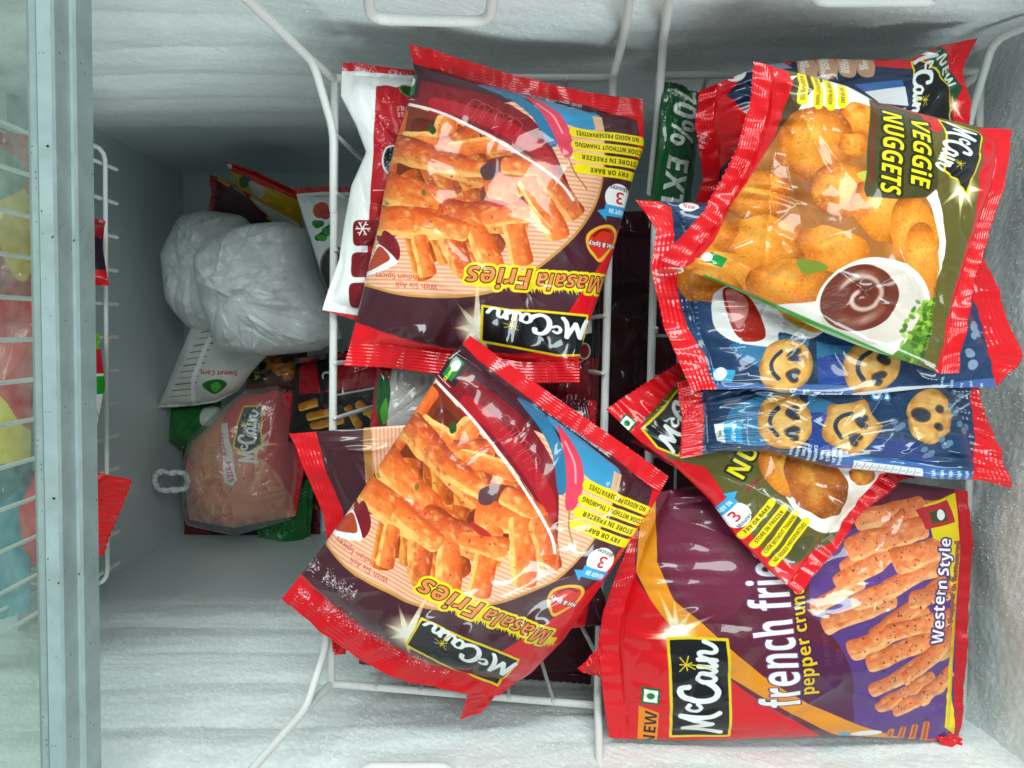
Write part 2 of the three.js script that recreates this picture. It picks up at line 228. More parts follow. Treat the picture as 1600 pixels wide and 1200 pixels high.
// A, B: the two sealed ends; L, R: the sides from A to B (corner points come from A and B); y: heights of A0, A1, B0, B1
function bag(o) {
  const k = ++bagCount, seed = o.seed ?? k * 3.71, bulge = o.bulge ?? 0.022, sa = o.sealA ?? 0.07, sb = o.sealB ?? 0.07, cr = o.crumple ?? 1;
  const nA = o.A.length, nB = o.B.length, Lp = [o.A[0], o.A[1], ...(o.L ?? []), o.B[0], o.B[1]], Rp = [o.A[nA - 2], o.A[nA - 1], ...(o.R ?? []), o.B[nB - 2], o.B[nB - 1]];
  const fA = resample(o.A), fB = resample(o.B), fL = resample(Lp), fR = resample(Rp), Y = o.y.length === 4 ? o.y : [o.y[0], o.y[0], o.y[1] ?? o.y[0], o.y[1] ?? o.y[0]];
  const planeY = (s, t) => lerp(lerp(Y[0], Y[1], s), lerp(Y[2], Y[3], s), t);
  const coons = (A, B, L, R, s, t) => A.map((_, i) => 0).map((_, i) => (1 - t) * A[i] + t * B[i] + (1 - s) * L[i] + s * R[i]);
  const mix = (g0, s, t) => { const A = g0(fA(s), s, 0), B = g0(fB(s), s, 1), L = g0(fL(t), 0, t), R = g0(fR(t), 1, t), c00 = g0(fA(0), 0, 0), c10 = g0(fA(1), 1, 0), c01 = g0(fB(0), 0, 1), c11 = g0(fB(1), 1, 1); return coons(A, B, L, R, s, t).map((v, i) => v - ((1 - s) * (1 - t) * c00[i] + s * (1 - t) * c10[i] + (1 - s) * t * c01[i] + s * t * c11[i])); };
  const world = (p, s, t) => { const w = at(p[0], p[1], planeY(s, t)); return [w.x, w.z]; }, photo = (p) => p;
  const pil = (s, t) => { const q = clamp((t - sa) / (1 - sa - sb), 0, 1), e = o.square ?? 0.55; return Math.pow(clamp(4 * s * (1 - s), 0, 1), e) * Math.pow(clamp(4 * q * (1 - q), 0, 1), e); };
  // print: photo position of the artwork -> metres on the bag
  const M = [[0, 0, 0], [0, 0, 0], [0, 0, 0]], bx = [0, 0, 0], bz = [0, 0, 0]; let cx = 0, cy = 0;
  const samp = []; for (let i = 0; i <= 6; i++) for (let j = 0; j <= 6; j++) { const s = i / 6, t = j / 6, p = mix(photo, s, t), w = at(p[0], p[1], planeY(s, t) + bulge * pil(s, t)); samp.push([p[0], p[1], w.x, w.z]); cx += p[0] / 49; cy += p[1] / 49; }
  for (const [px, py, x, z] of samp) { const v = [px - cx, py - cy, 1]; for (let i = 0; i < 3; i++) { for (let j = 0; j < 3; j++) M[i][j] += v[i] * v[j]; bx[i] += v[i] * x; bz[i] += v[i] * z; } }
  const inv = new THREE.Matrix3().set(...M.flat()).invert(), solve = (b) => V(...b).applyMatrix3(inv), ax = solve(bx), az = solve(bz);
  // size of the sheet
  let x0 = 9, x1 = -9, z0 = 9, z1 = -9; const P = (s, t) => mix(world, s, t);
  for (let i = 0; i <= 20; i++) for (const [s, t] of [[i / 20, 0], [i / 20, 1], [0, i / 20], [1, i / 20]]) { const [x, z] = P(s, t); x0 = Math.min(x0, x); x1 = Math.max(x1, x); z0 = Math.min(z0, z); z1 = Math.max(z1, z); }
  x0 -= 0.004; z0 -= 0.004; x1 += 0.004; z1 += 0.004;
  const pxm = o.res ?? 3000, W = Math.min(1400, Math.ceil((x1 - x0) * pxm)), Hh = Math.min(1400, Math.ceil((z1 - z0) * pxm));
  let mat = o.mat;
  if (!mat) {
    const cv = document.createElement('canvas'); cv.width = W; cv.height = Hh; const c = cv.getContext('2d'), kx = W / (x1 - x0), kz = Hh / (z1 - z0);
    c.fillStyle = o.base ?? '#888'; c.fillRect(0, 0, W, Hh);
    c.setTransform(ax.x * kx, az.x * kz, ax.y * kx, az.y * kz, (ax.z - ax.x * cx - ax.y * cy - x0) * kx, (az.z - az.x * cx - az.y * cy - z0) * kz);
    o.art?.(c);
    const tex = new THREE.CanvasTexture(cv); tex.colorSpace = THREE.SRGBColorSpace; tex.anisotropy = 8;
    mat = new THREE.MeshPhysicalMaterial({ map: tex, roughness: o.rough ?? 0.36, specularIntensity: 0.45, clearcoat: o.coat ?? 0.7, clearcoatRoughness: o.coatRough ?? 0.05, bumpMap: rep(filmTex, o.bumpRep ?? 2.3), bumpScale: (o.bump ?? 0.0006) });
  }
  // heights; folds are the sharp creases of the film
  const fg = rngOf(Math.round(seed * 100)), folds = [];
  for (let i = 0; i < (o.folds ?? 34); i++) { const edge = fg() < 0.6, s = edge ? (fg() < 0.5 ? fg() * 0.15 : 1 - fg() * 0.15) : fg(), tt = edge ? fg() : (fg() < 0.5 ? sa + 0.02 : 1 - sb - 0.02), [x, z] = P(s, tt), [mx, mz] = P(0.3 + 0.4 * fg(), 0.25 + 0.5 * fg()), a = Math.atan2(mz - z, mx - x) + (fg() - 0.5) * 0.9; folds.push({ x, z, cx: Math.cos(a), cz: Math.sin(a), len: 0.025 + 0.075 * fg(), w: 0.0022 + 0.007 * fg() * fg(), a: (fg() < 0.5 ? -1 : 1) * (0.0006 + 0.0017 * fg()), bend: (fg() - 0.5) * 0.012 }); }
  const fray = o.fray ?? 1, sealRidges = 7, len = o.dirLen ?? 1;
  const ridgeA = (s, t) => 0.00021 * clamp(0.55 + 1.6 * N(s * 3, t * 2, seed + 21), 0.12, 1);
  const hgt = (s, t, x, z) => {
    const p = pil(s, t), body = smooth(t, sa * 0.9, sa + 0.06) * smooth(1 - t, sb * 0.9, sb + 0.06), rim = smooth(Math.min(s, 1 - s), 0, 0.12);
    const wx = x + 0.02 * N(x * 14, z * 14, seed), wz = z + 0.02 * N(x * 14 + 5, z * 14, seed + 9);
    let h = bulge * p;
    h += p * (o.lump ?? 0.0045) * N(x * 26, z * 26, seed + 1) * 1.6;
    h += cr * (0.25 + 0.75 * body) * (0.3 + 0.7 * rim) * (0.0026 * ridge(wx * 10, wz * 10, seed + 2) + 0.0006 * ridge(wx * 34 + 3, wz * 34, seed + 3));
    for (const f of folds) { const ux = x - f.x, uz = z - f.z, l = ux * f.cx + uz * f.cz; if (l < 0 || l > f.len) continue; const q = l / f.len, d = Math.abs(-ux * f.cz + uz * f.cx + f.bend * Math.sin(q * 3.1)); if (d < f.w * 5) h += cr * f.a * Math.exp(-d / f.w) * Math.sin(Math.PI * q) * (0.2 + 0.8 * body); }
    const dA = Math.max(0, t - sa), dB = Math.max(0, 1 - sb - t), ph = 3 * N(s * 6, seed + 11);
    if (sa > 0) h += body * 0.0034 * cr * Math.exp(-dA * 11) * Math.sin(s * 46 + ph * 3 + 3 * N(s * 9, t * 4, seed)) * (0.4 + N(s * 5, seed + 2));
    if (sb > 0) h += body * 0.0034 * cr * Math.exp(-dB * 11) * Math.sin(s * 41 + ph * 3 + 3 * N(s * 8, t * 4, seed + 3)) * (0.4 + N(s * 6, seed + 5));
    if (t < sa) h += ridgeA(s, t) * Math.sin(t / sa * sealRidges * 6.283) + 0.006 * fray * N(s * 4.2, seed + 6) * (1 - t / sa) + 0.0022 * fray * N(s * 17, t * 10, seed + 7);
    if (1 - t < sb) h += ridgeA(s, t + 3) * Math.sin((1 - t) / sb * sealRidges * 6.283) + 0.006 * fray * N(s * 4.2, seed + 16) * (1 - (1 - t) / sb) + 0.0022 * fray * N(s * 17, t * 10, seed + 17);
    if (o.extra) h += o.extra(s, t);
    return h;
  };
  const ns = o.ns ?? 150, rowsT = []; const sealRows = o.sealRows ?? 30, bodyRows = o.nt ?? 150;
  const rows = (a, b, n) => { const r = []; for (let i = 0; i <= n; i++) r.push(lerp(a, b, i / n)); return r; };
  const bands = []; if (sa > 0) bands.push(['seal', rows(0, sa, sealRows)]); bands.push([o.body ?? 'pouch', rows(sa, 1 - sb, bodyRows)]); if (sb > 0) bands.push(['seal', rows(1 - sb, 1, sealRows)]);
  const yMin = Math.min(...Y) - bulge * (o.under ?? 0.6), c0 = P(0.5, 0.5);
  const t = thing(o.name, o.label, o.category ?? 'food bag', [c0[0], yMin, c0[1]], o.group);
  // one grid over the whole sheet, cut into pouch and seals afterwards
  const T = []; bands.forEach(([, tt], i) => T.push(...(i ? tt.slice(1) : tt))); const nT = T.length, nS = ns + 1;
  const bA = [], bB = [], bL = [], bR = [], w0 = (p, s, t) => world(p, s, t);
  for (let i = 0; i < nS; i++) { const s = i / ns; bA.push(w0(fA(s), s, 0)); bB.push(w0(fB(s), s, 1)); }
  for (let j = 0; j < nT; j++) { bL.push(w0(fL(T[j]), 0, T[j])); bR.push(w0(fR(T[j]), 1, T[j])); }
  const c00 = bA[0], c10 = bA[ns], c01 = bB[0], c11 = bB[ns], G = new Float32Array(nS * nT * 3), Nn = new Float32Array(nS * nT * 3), Bk = new Float32Array(nS * nT * 3);
  for (let j = 0; j < nT; j++) for (let i = 0; i < nS; i++) {
    const s = i / ns, t1 = T[j], q = [0, 1].map((d) => (1 - t1) * bA[i][d] + t1 * bB[i][d] + (1 - s) * bL[j][d] + s * bR[j][d] - ((1 - s) * (1 - t1) * c00[d] + s * (1 - t1) * c10[d] + (1 - s) * t1 * c01[d] + s * t1 * c11[d]));
    let [x, z] = q; const h = hgt(s, t1, x, z), yb = planeY(s, t1), end = (sa > 0 && j === 0) || (sb > 0 && j === nT - 1);
    if (end) { x += 0.0009 * (i % 2 - 0.5); z += 0.0009 * (i % 2 - 0.5); }
    const k3 = (j * nS + i) * 3; G.set([x - c0[0], yb + h - yMin, z - c0[1]], k3);
    Bk.set([x - c0[0], yb + Math.min(h - 0.0006, -bulge * (o.under ?? 0.6) * pil(s, t1)) - yMin, z - c0[1]], k3);
  }
  const gv = (i, j) => { const q = (clamp(j, 0, nT - 1) * nS + clamp(i, 0, ns)) * 3; return V(G[q], G[q + 1], G[q + 2]); };
  let turned = 0;
  for (let j = 0; j < nT; j++) for (let i = 0; i < nS; i++) { const m = gv(i + 1, j).sub(gv(i - 1, j)).cross(gv(i, j + 1).sub(gv(i, j - 1))).normalize(); turned += Math.sign(m.y); if (m.y < 0) m.negate(); Nn.set([m.x, m.y, m.z], (j * nS + i) * 3); }
  let j0 = 0;
  for (const [name, tt] of bands) {
    const n = tt.length - 1, pos = [], uv = [], idx = [], nor = [];
    const U = (x, z) => uv.push((x + c0[0] - x0) / (x1 - x0), 1 - (z + c0[1] - z0) / (z1 - z0));
    for (let j = j0; j <= j0 + n; j++) for (let i = 0; i < nS; i++) { const q = (j * nS + i) * 3; pos.push(G[q], G[q + 1], G[q + 2]); nor.push(Nn[q], Nn[q + 1], Nn[q + 2]); U(G[q], G[q + 2]); }
    const quad = (a, b, c, d, f) => f ? idx.push(a, b, c, b, d, c) : idx.push(a, c, b, b, c, d);
    for (let j = 0; j < n; j++) for (let i = 0; i < ns; i++) { const a = j * nS + i; quad(a, a + 1, a + nS, a + nS + 1, turned > 0); }
    if (!o.single) {
      const off = pos.length / 3, st = 3, is = [], js = []; for (let i = 0; i < ns; i += st) is.push(i); is.push(ns); for (let j = j0; j < j0 + n; j += st) js.push(j); js.push(j0 + n);
      for (const j of js) for (const i of is) { const q = (j * nS + i) * 3; pos.push(Bk[q], Bk[q + 1], Bk[q + 2]); nor.push(0, -1, 0); U(Bk[q], Bk[q + 2]); }
      for (let j = 0; j < js.length - 1; j++) for (let i = 0; i < is.length - 1; i++) { const a = off + j * is.length + i; quad(a, a + 1, a + is.length, a + is.length + 1, !(turned > 0)); }
    }
    j0 += n;
    const g = new THREE.BufferGeometry(); g.setAttribute('position', new THREE.Float32BufferAttribute(pos, 3)); g.setAttribute('normal', new THREE.Float32BufferAttribute(nor, 3)); g.setAttribute('uv', new THREE.Float32BufferAttribute(uv, 2)); g.setIndex(idx);
    addMesh(name, g, mat, t);
  }
  return t;
}
// ------------------------------------------------------------------ wire work
function bentWire(pts, r, bend = 0.012, seg = 8) {
  const cp = new THREE.CurvePath(), n = pts.length; let prev = pts[0].clone(), total = 0;
  for (let i = 1; i < n; i++) {
    if (i < n - 1) {
      const a = pts[i - 1], b = pts[i], c = pts[i + 1], d = Math.min(bend, a.distanceTo(b) * 0.45, b.distanceTo(c) * 0.45);
      const p = b.clone().add(a.clone().sub(b).setLength(d)), q = b.clone().add(c.clone().sub(b).setLength(d));
      if (prev.distanceTo(p) > 1e-5) cp.add(new THREE.LineCurve3(prev, p)); cp.add(new THREE.QuadraticBezierCurve3(p, b.clone(), q)); prev = q;
    } else cp.add(new THREE.LineCurve3(prev, pts[i].clone()));
  }
  for (const c of cp.curves) total += c.getLength();
  const len = cp.getLength(), m = Math.max(2, Math.ceil(len / 0.006));
  const tube = new THREE.TubeGeometry(cp, m, r, seg, false);
  const caps = [pts[0], pts[n - 1]].map((p) => { const s = new THREE.SphereGeometry(r, seg, 5); s.translate(p.x, p.y, p.z); return s; });
  return mergeGeometries([tube, ...caps]);
}
const wireTex = dataTex(256, (x, y) => { const n = tileN(x, y, 14, 3), d = tileN(x, y, 34, 8); const v = 0.9 + 0.05 * n - (d > 0.36 ? 0.28 * (d - 0.36) * 4 : 0); return [v * 0.99, v * 1.0, v * 0.985]; }, true);
const wireMat = new THREE.MeshPhysicalMaterial({ map: rep(wireTex, 3), roughness: 0.42, bumpMap: rep(grainTex, 2), bumpScale: 0.0003 });
// a hanging basket: rim corners in photo pixels at height yr, floor at yf
function basket(label, c, yr, yf, taper, nAcross, nAlong, hangers, handles) {
  const [tl, tr, br, bl] = c.map(([x, y]) => at(x, y, yr)), mid = tl.clone().add(br).multiplyScalar(0.5), base = V(mid.x, yf, mid.z);
  const g = thing('wire_basket', label, 'basket', base.toArray(), 'white wire baskets hung in the freezer');
  const rel = (p) => p.clone().sub(base), W = (name, pts, r, bend, seg) => addMesh(name, bentWire(pts.map(rel), r, bend, seg), wireMat, g);
  const bil = (u, v) => tl.clone().lerp(tr, u).lerp(bl.clone().lerp(br, u), v);
  const fl = (u, v) => { const p = bil(lerp(taper, 1 - taper, u), lerp(taper * 0.35, 1 - taper * 0.35, v)); p.y = yf; return p; };
  for (const [a, b] of [[tl, tr], [tr, br], [br, bl], [bl, tl]]) W('rim_wire', [a, b], 0.0031);
  for (let i = 1; i < nAlong; i++) { const v = i / nAlong; W('wire', [bil(0, v).add(V(0.0025, 0.004, 0)), fl(0, v), fl(1, v), bil(1, v).add(V(-0.0025, 0.004, 0))], 0.0017, 0.012, 6); }
  for (let i = 1; i < nAcross; i++) { const u = i / nAcross; W('wire', [bil(u, 0).add(V(0, 0.003, 0.002)), fl(u, 0).add(V(0, 0.0034, 0)), fl(u, 1).add(V(0, 0.0034, 0)), bil(u, 1).add(V(0, 0.003, -0.002))], 0.0017, 0.012, 6); }
  for (const h of hangers) W('hanger', h.map((p) => at(...p)), 0.0031, 0.01);
  for (const h of handles) W('handle', h.map((p) => at(...p)), 0.0036, 0.012, 10);
  return g;
}
const YR = 0.505;
basket('white wire basket heaped with two maroon bags of spiced fries', [[523, 122], [958, 122], [933, 1102], [518, 1068]], YR, 0.31, 0.18, 6, 11, [
  [[521, 330, YR + 0.001], [521, 205, YR + 0.012], [489, 96, 0.548], [383, -4, 0.633]], [[523, 124, YR], [489, 96, 0.548]],
  [[953, 260, YR + 0.001], [958, 120, YR + 0.008], [974, 62, 0.545], [984, -6, 0.633]],
  [[519, 930, YR + 0.001], [508, 1015, YR + 0.01], [478, 1108, 0.545], [392, 1204, 0.60]], [[518, 1068, YR], [478, 1108, 0.545]],
  [[936, 980, YR + 0.001], [934, 1090, YR + 0.012], [937, 1210, 0.575]],
], [[[576, -12, 0.625], [578, 30, 0.598], [766, 34, 0.598], [770, -12, 0.625]], [[560, 1215, 0.595], [572, 1199, 0.587], [700, 1199, 0.587], [712, 1215, 0.595]]]);
basket('white wire basket beside the frosted end wall, heaped with nuggets bags', [[1030, 118], [1532, 112], [1502, 1150], [1001, 1158]], YR, 0.31, 0.17, 7, 11, [
  [[1016, 300, YR + 0.001], [1026, 205, YR + 0.008], [1036, 70, 0.545], [1046, -6, 0.633]],
  [[1500, 260, YR + 0.001], [1516, 182, YR + 0.012], [1552, 62, 0.55], [1606, 40, 0.57]], [[1532, 112, YR], [1462, 170, YR]],
  [[1001, 1040, YR + 0.001], [1000, 1140, YR + 0.006], [1008, 1210, 0.55]],
  [[1502, 1050, YR + 0.001], [1498, 1135, YR + 0.006], [1526, 1212, 0.55]],
], [[[1268, -14, 0.62], [1280, 2, 0.612], [1462, 2, 0.612], [1472, -14, 0.62]]]);

// the basket that stands on the step under the glass lid
{
  const XE = -0.384, YB = 0.36, YT = 0.545, Z0 = -0.172, Z1 = 0.243, XW = -0.66;
  const g = thing('wire_basket', 'white wire basket under the glass sliding lid', 'basket', [(XE + XW) / 2, YB, (Z0 + Z1) / 2], 'white wire baskets hung in the freezer');
  const W = (n, pts, r, b, s) => addMesh(n, bentWire(pts.map((p) => V(...p).sub(g.position)), r, b, s), wireMat, g);
  W('rim_wire', [[XE, YT, Z0], [XE, YT, Z1], [XW, YT, Z1], [XW, YT, Z0], [XE, YT, Z0 - 0.0001]], 0.003, 0.02);
  W('lower_wire', [[XW, YB + 0.008, Z0 - 0.004], [XE + 0.004, YB + 0.008, Z0 - 0.004], [XE + 0.004, YB + 0.008, Z1 + 0.004], [XW, YB + 0.008, Z1 + 0.004]], 0.0021, 0.016);
for (let i = 0; i <= 12; i++) { const z = lerp(Z0 + 0.012, Z1 - 0.008, i / 12); W('wire', [[XW, YT, z], [XW, YB, z], [XE - 0.03, YB, z]], 0.0019, 0.01, 6); W('wire', [[XE - 0.001, YB - 0.022, z], [XE - 0.001, YT, z]], 0.0019, 0.01, 6); }
  g.rotation.y = -0.036;
  for (let i = 1; i < 6; i++) { const x = lerp(XW, XE, i / 6); W('wire', [[x, YT, Z0], [x, YB + 0.004, Z0], [x, YB + 0.004, Z1], [x, YT, Z1]], 0.0019, 0.012, 6); }
}
// ------------------------------------------------------------------ sliding glass lids, pushed one over the other
const lidTex = dataTex(512, (x, y) => { const n = tileN(x, y, 20, 5), d = tileN(x, y, 95, 1), e = tileN(x, y, 7, 2); let v = 0.72 + 0.05 * n + 0.07 * e; if (d > 0.46) v -= 1.6 * (d - 0.46) * 2.2; return [v * 0.93, v * 1.0, v * 1.0]; }, true);
const frameMat = new THREE.MeshPhysicalMaterial({ map: rep(lidTex, 5), color: new THREE.Color(0.68, 0.76, 0.76), roughness: 0.4, bumpMap: rep(grainTex, 4), bumpScale: 0.0002 });
const gasketMat = new THREE.MeshStandardMaterial({ map: rep(lidTex, 6), color: new THREE.Color(0.56, 0.63, 0.61), roughness: 0.55 });
const paneMat = new THREE.MeshPhysicalMaterial({ color: new THREE.Color(0.91, 0.95, 0.93), roughness: 0.04, transmission: 1, thickness: 0, ior: 1.5 });
const fogTex = dataTex(512, (x, y) => clamp(0.15 + 0.28 * tileN(x, y, 5, 2) + 0.2 * tileN(x, y, 17, 4) + 0.12 * tileN(x, y, 60, 4), 0.04, 0.6));
const fogMat = new THREE.MeshStandardMaterial({ color: new THREE.Color(0.62, 0.71, 0.67), roughness: 0.9, transparent: true, alphaMap: rep(fogTex, 1.6), side: THREE.DoubleSide });
function profile(pts, len, name, mat, parent) {
  const s = new THREE.Shape(pts.map(([x, y]) => new THREE.Vector2(x, y)));
  const g = new THREE.ExtrudeGeometry(s, { depth: len, bevelEnabled: true, bevelSize: 0.0006, bevelThickness: 0.0006, bevelSegments: 2 }); g.translate(0, 0, -len / 2); return addMesh(name, g, mat, parent);
}
function lid(label, pxRight, y, fog) {
  const p = at(pxRight, 600, y), g = thing('sliding_lid', label, 'freezer lid', [p.x, y - 0.02, 0.05], 'glass lids of the freezer'); g.rotation.y = -0.03;
  profile([[0, 0.002], [0, 0.018], [-0.0008, 0.0195], [-0.0078, 0.0195], [-0.0084, 0.0185], [-0.0084, 0.002]], 0.62, 'frame_bar', frameMat, g);
  profile([[-0.0092, 0.001], [-0.0092, 0.0150], [-0.0105, 0.0172], [-0.0135, 0.0172], [-0.0160, 0.0150], [-0.0165, 0.001]], 0.62, 'gasket', gasketMat, g);
  const pane = new THREE.PlaneGeometry(0.5, 0.62); pane.rotateX(-Math.PI / 2); pane.translate(-0.0168 - 0.25, 0.011, 0); addMesh('glass_pane', pane, paneMat, g);
  if (fog) { const f = new THREE.PlaneGeometry(0.5, 0.62); f.rotateX(-Math.PI / 2); f.translate(-0.0168 - 0.25, 0.0085, 0); addMesh('condensation', f, fogMat, g); }
}
lid('lower glass sliding lid with a pale grey frame, its bare edge over the open pit', 121, 0.640, true);
lid('upper glass sliding lid stacked on the lower one, clouded greenish glass', 88, 0.656, false);
// frosted loop low on the step wall
{
  const p = at(264, 752, 0.02), g = thing('frosted_loop', 'small frost-covered white loop sticking out of the step wall', 'loop', [p.x, p.y, p.z]);
  const c = new THREE.CatmullRomCurve3([[-0.026, 0, -0.006], [-0.018, 0.002, -0.017], [0.002, 0, -0.017], [0.03, -0.002, -0.012], [0.03, -0.002, 0.012], [0.004, 0.001, 0.016], [-0.018, 0.003, 0.014]].map((q) => V(...q)), true);
  const t = new THREE.TubeGeometry(c, 120, 0.0046, 10, true), P = t.attributes.position; for (let i = 0; i < P.count; i++) { const x = P.getX(i), y = P.getY(i), z = P.getZ(i), n = 1 + 0; P.setXYZ(i, x + 0.0042 * N(x * 170, y * 250, z * 250), y + 0.0042 * N(x * 170 + 9, y * 250, z * 250), z + 0.0042 * N(x * 170, y * 250 + 9, z * 250)); } t.computeVertexNormals();
  addMesh('loop', t, frostMat, g); g.scale.setScalar(0.78);
}
// ------------------------------------------------------------------ prints (coordinates are those of the photographed bags)
function masala(c) {   // maroon bag of spiced fries, traced from the one lying diagonally
  c.fillStyle = MAROON; c.fillRect(300, 400, 900, 900);
  // striped cream field with golden rim
  const field = [640, 560, 560, 690, 470, 800, 470, 815, 505, 842, 560, 884, 640, 920, 700, 932, 760, 926, 830, 905, 880, 878, 915, 845, 940, 805, 955, 770, 960, 735, 900, 640, 760, 540];
  blob(c, '#c98f45', field.map((v, i) => v + (i % 2 ? 5 : 0)));
  c.save(); pathOf(c, field, true, true); c.clip(); c.fillStyle = '#f3bd98'; c.fillRect(300, 400, 900, 700);
  for (let i = -60; i < 90; i++) line(c, '#dd9274', 2.2, [400 + 0, 560 + i * 7.2 - 120, 1100, 560 + i * 7.2 + 210], false); c.restore();
  // dark and red sweep on the upper side
  blob(c, MAROON, [735, 520, 680, 588, 690, 606, 720, 630, 800, 660, 870, 690, 960, 740, 1060, 760, 1000, 700, 860, 600]);
  blob(c, '#7e1420', [684, 602, 740, 655, 800, 725, 842, 785, 864, 846, 868, 800, 866, 740, 850, 700, 810, 650, 760, 612, 715, 585]);
  blob(c, '#b01624', [720, 650, 760, 668, 820, 740, 850, 790, 862, 800, 860, 760, 820, 700, 770, 650, 730, 622]);
  for (let i = 0; i < 5; i++) line(c, '#d8505a', 0.8, [770 + i * 9, 660 + i * 12, 790 + i * 9, 650 + i * 12, 800 + i * 10, 668 + i * 12, 786 + i * 9, 680 + i * 12]);
  blob(c, '#2c749c', [806, 628, 838, 668, 858, 706, 866, 756, 872, 764, 880, 756, 879, 716, 866, 680, 846, 650]);
  blob(c, '#3c93bf', [852, 656, 880, 672, 940, 716, 966, 738, 955, 758, 930, 752, 906, 735, 886, 700]); poly(c, '#d9b08c', [955, 735, 968, 742, 960, 768, 948, 760]);
  blob(c, '#e0405a', [868, 668, 888, 690, 904, 720, 906, 752, 896, 780, 884, 788, 878, 778, 880, 740, 876, 704]); line(c, '#f29aa4', 3, [878, 690, 892, 720, 894, 748]);
  line(c, '#b07a2c', 2.5, [885, 786, 884, 810, 889, 830, 892, 842]);
  text(c, 'serving suggestion as prepared with Indian spices', 890, 672, 7, 35, '#e6eef2', { w: '', sx: 0.9 });
  // fries
  c.save(); pathOf(c, [682, 604, 742, 664, 800, 735, 842, 795, 862, 850, 850, 900, 740, 960, 560, 900, 440, 900, 520, 780, 640, 600], false, true); c.clip();
  blob(c, '#7c2c10', [690, 606, 640, 650, 590, 735, 556, 790, 600, 800, 640, 830, 690, 850, 760, 840, 830, 845, 855, 830, 840, 790, 790, 720, 730, 655]);
  blob(c, '#5e2014', [690, 640, 720, 660, 742, 700, 730, 712, 700, 700, 680, 670]); c.restore();
  c.save(); pathOf(c, [676, 598, 735, 650, 800, 728, 870, 800, 880, 920, 740, 990, 560, 930, 400, 900, 520, 780], false, true); c.clip();
  const F = [[676, 614, 600, 716, 38], [740, 664, 690, 716, 40], [700, 700, 770, 700, 32], [708, 686, 664, 664, 30], [664, 690, 806, 734, 26], [806, 734, 720, 706, 26], [640, 664, 752, 766, 46], [590, 706, 716, 822, 52], [560, 752, 676, 822, 50], [700, 724, 760, 760, 30], [664, 796, 780, 852, 50], [752, 790, 846, 804, 46], [786, 762, 842, 792, 30], [620, 812, 606, 872, 28], [664, 832, 660, 888, 38], [704, 822, 706, 912, 38], [772, 812, 748, 910, 36], [812, 796, 818, 896, 42], [840, 798, 860, 876, 36], [722, 826, 790, 842, 34], [630, 790, 690, 836, 36]];
  const gb = rngOf(77); for (let i = 0; i < 26; i++) { const u = gb(), v = gb(), x = 700 - 120 * v + 110 * u, y = 640 + 170 * v + 60 * u, a = 0.9 + 0.9 * gb(); fry(c, x, y, x + 70 * Math.cos(a), y + 70 * Math.sin(a), 26 + 10 * gb(), 700 + i, ['#e8953c', '#d9691e', '#b84a14', '#7c2a10']); }
  blob(c, '#6a2412', [676, 664, 700, 650, 730, 676, 744, 700, 736, 716, 706, 700, 688, 690]); blob(c, '#7c2c18', [752, 748, 800, 752, 812, 776, 780, 788, 752, 776]);
  F.forEach(([a, b, d, e, w], i) => fry(c, a, b, d, e, w * 0.96, 40 + i, i % 4 === 2 ? ['#f0a858', '#e67a38', '#d25424', '#9c3616'] : undefined)); c.restore();
  const gr = rngOf(71); specks(c, gr, 14, 690, 770, 110, 100, ['#b8201a', '#d03a28', '#5a6a22'], 1, 5);
  blob(c, '#2f4a22', [705, 665, 714, 660, 716, 672, 708, 676]); blob(c, '#5c3a40', [752, 754, 772, 750, 776, 764, 764, 776, 750, 772]); blob(c, '#c02a22', [738, 800, 760, 812, 768, 822, 748, 818]);
  line(c, '#eee6e2', 4.5, [672, 592, 700, 618, 740, 656, 790, 718, 834, 780, 858, 824, 864, 850]);
  // spice bowl at the side
  blob(c, '#7c1620', [574, 780, 585, 800, 584, 820, 572, 832, 556, 800, 562, 790]); blob(c, '#f1efec', [510, 828, 540, 808, 556, 796, 572, 832, 560, 838, 530, 836]); blob(c, '#b8432a', [518, 826, 540, 808, 556, 800, 564, 824, 548, 828]);
  text(c, 'With Six Asli', 582, 880, 12, 207, '#c02a2a', { w: '' }); text(c, 'Indian Spices', 561, 855, 12, 207, '#c02a2a', { w: '' });
  // energy badge near the sealed corner
  poly(c, '#3a1822', [724, 530, 682, 590, 712, 612, 752, 556]); poly(c, '#0f7a3a', [714, 568, 727, 577, 708, 604, 694, 594]); ell(c, '#f2f4f2', 714, 582, 6, 8, 0.6); text(c, 'Energy', 705, 594, 7, 125, '#d6e33a'); line(c, '#eee', 1, [704, 572, 720, 560], false); line(c, '#eee', 1, [686, 594, 706, 612], false);
  // red flank and sealed ends
  poly(c, RED, [1010, 790, 990, 830, 940, 900, 860, 962, 812, 992, 780, 1014, 700, 1052, 560, 980, 470, 905, 420, 940, 600, 1100, 800, 1120, 950, 980, 1060, 800]);
  poly(c, MAROON, [560, 980, 640, 1020, 700, 1040, 790, 1008, 700, 960, 600, 930, 520, 872, 470, 880, 480, 910]);
  poly(c, RED, [735, 500, 718, 545, 745, 572, 800, 612, 860, 655, 950, 712, 1020, 766, 1010, 800, 1080, 760]);
  poly(c, RED, [380, 930, 462, 892, 520, 945, 580, 990, 640, 1028, 700, 1048, 790, 1070, 900, 1040, 1000, 1000, 900, 1200, 560, 1200, 340, 1000]);
  // freezer directions
  stripes4(c, [[893, 808, 985, 852], [898, 790, 996, 835], [905, 772, 1004, 817], [912, 752, 1012, 800]], 205, 10.5, true);
  ready(c, 937, 872, 23, 208);
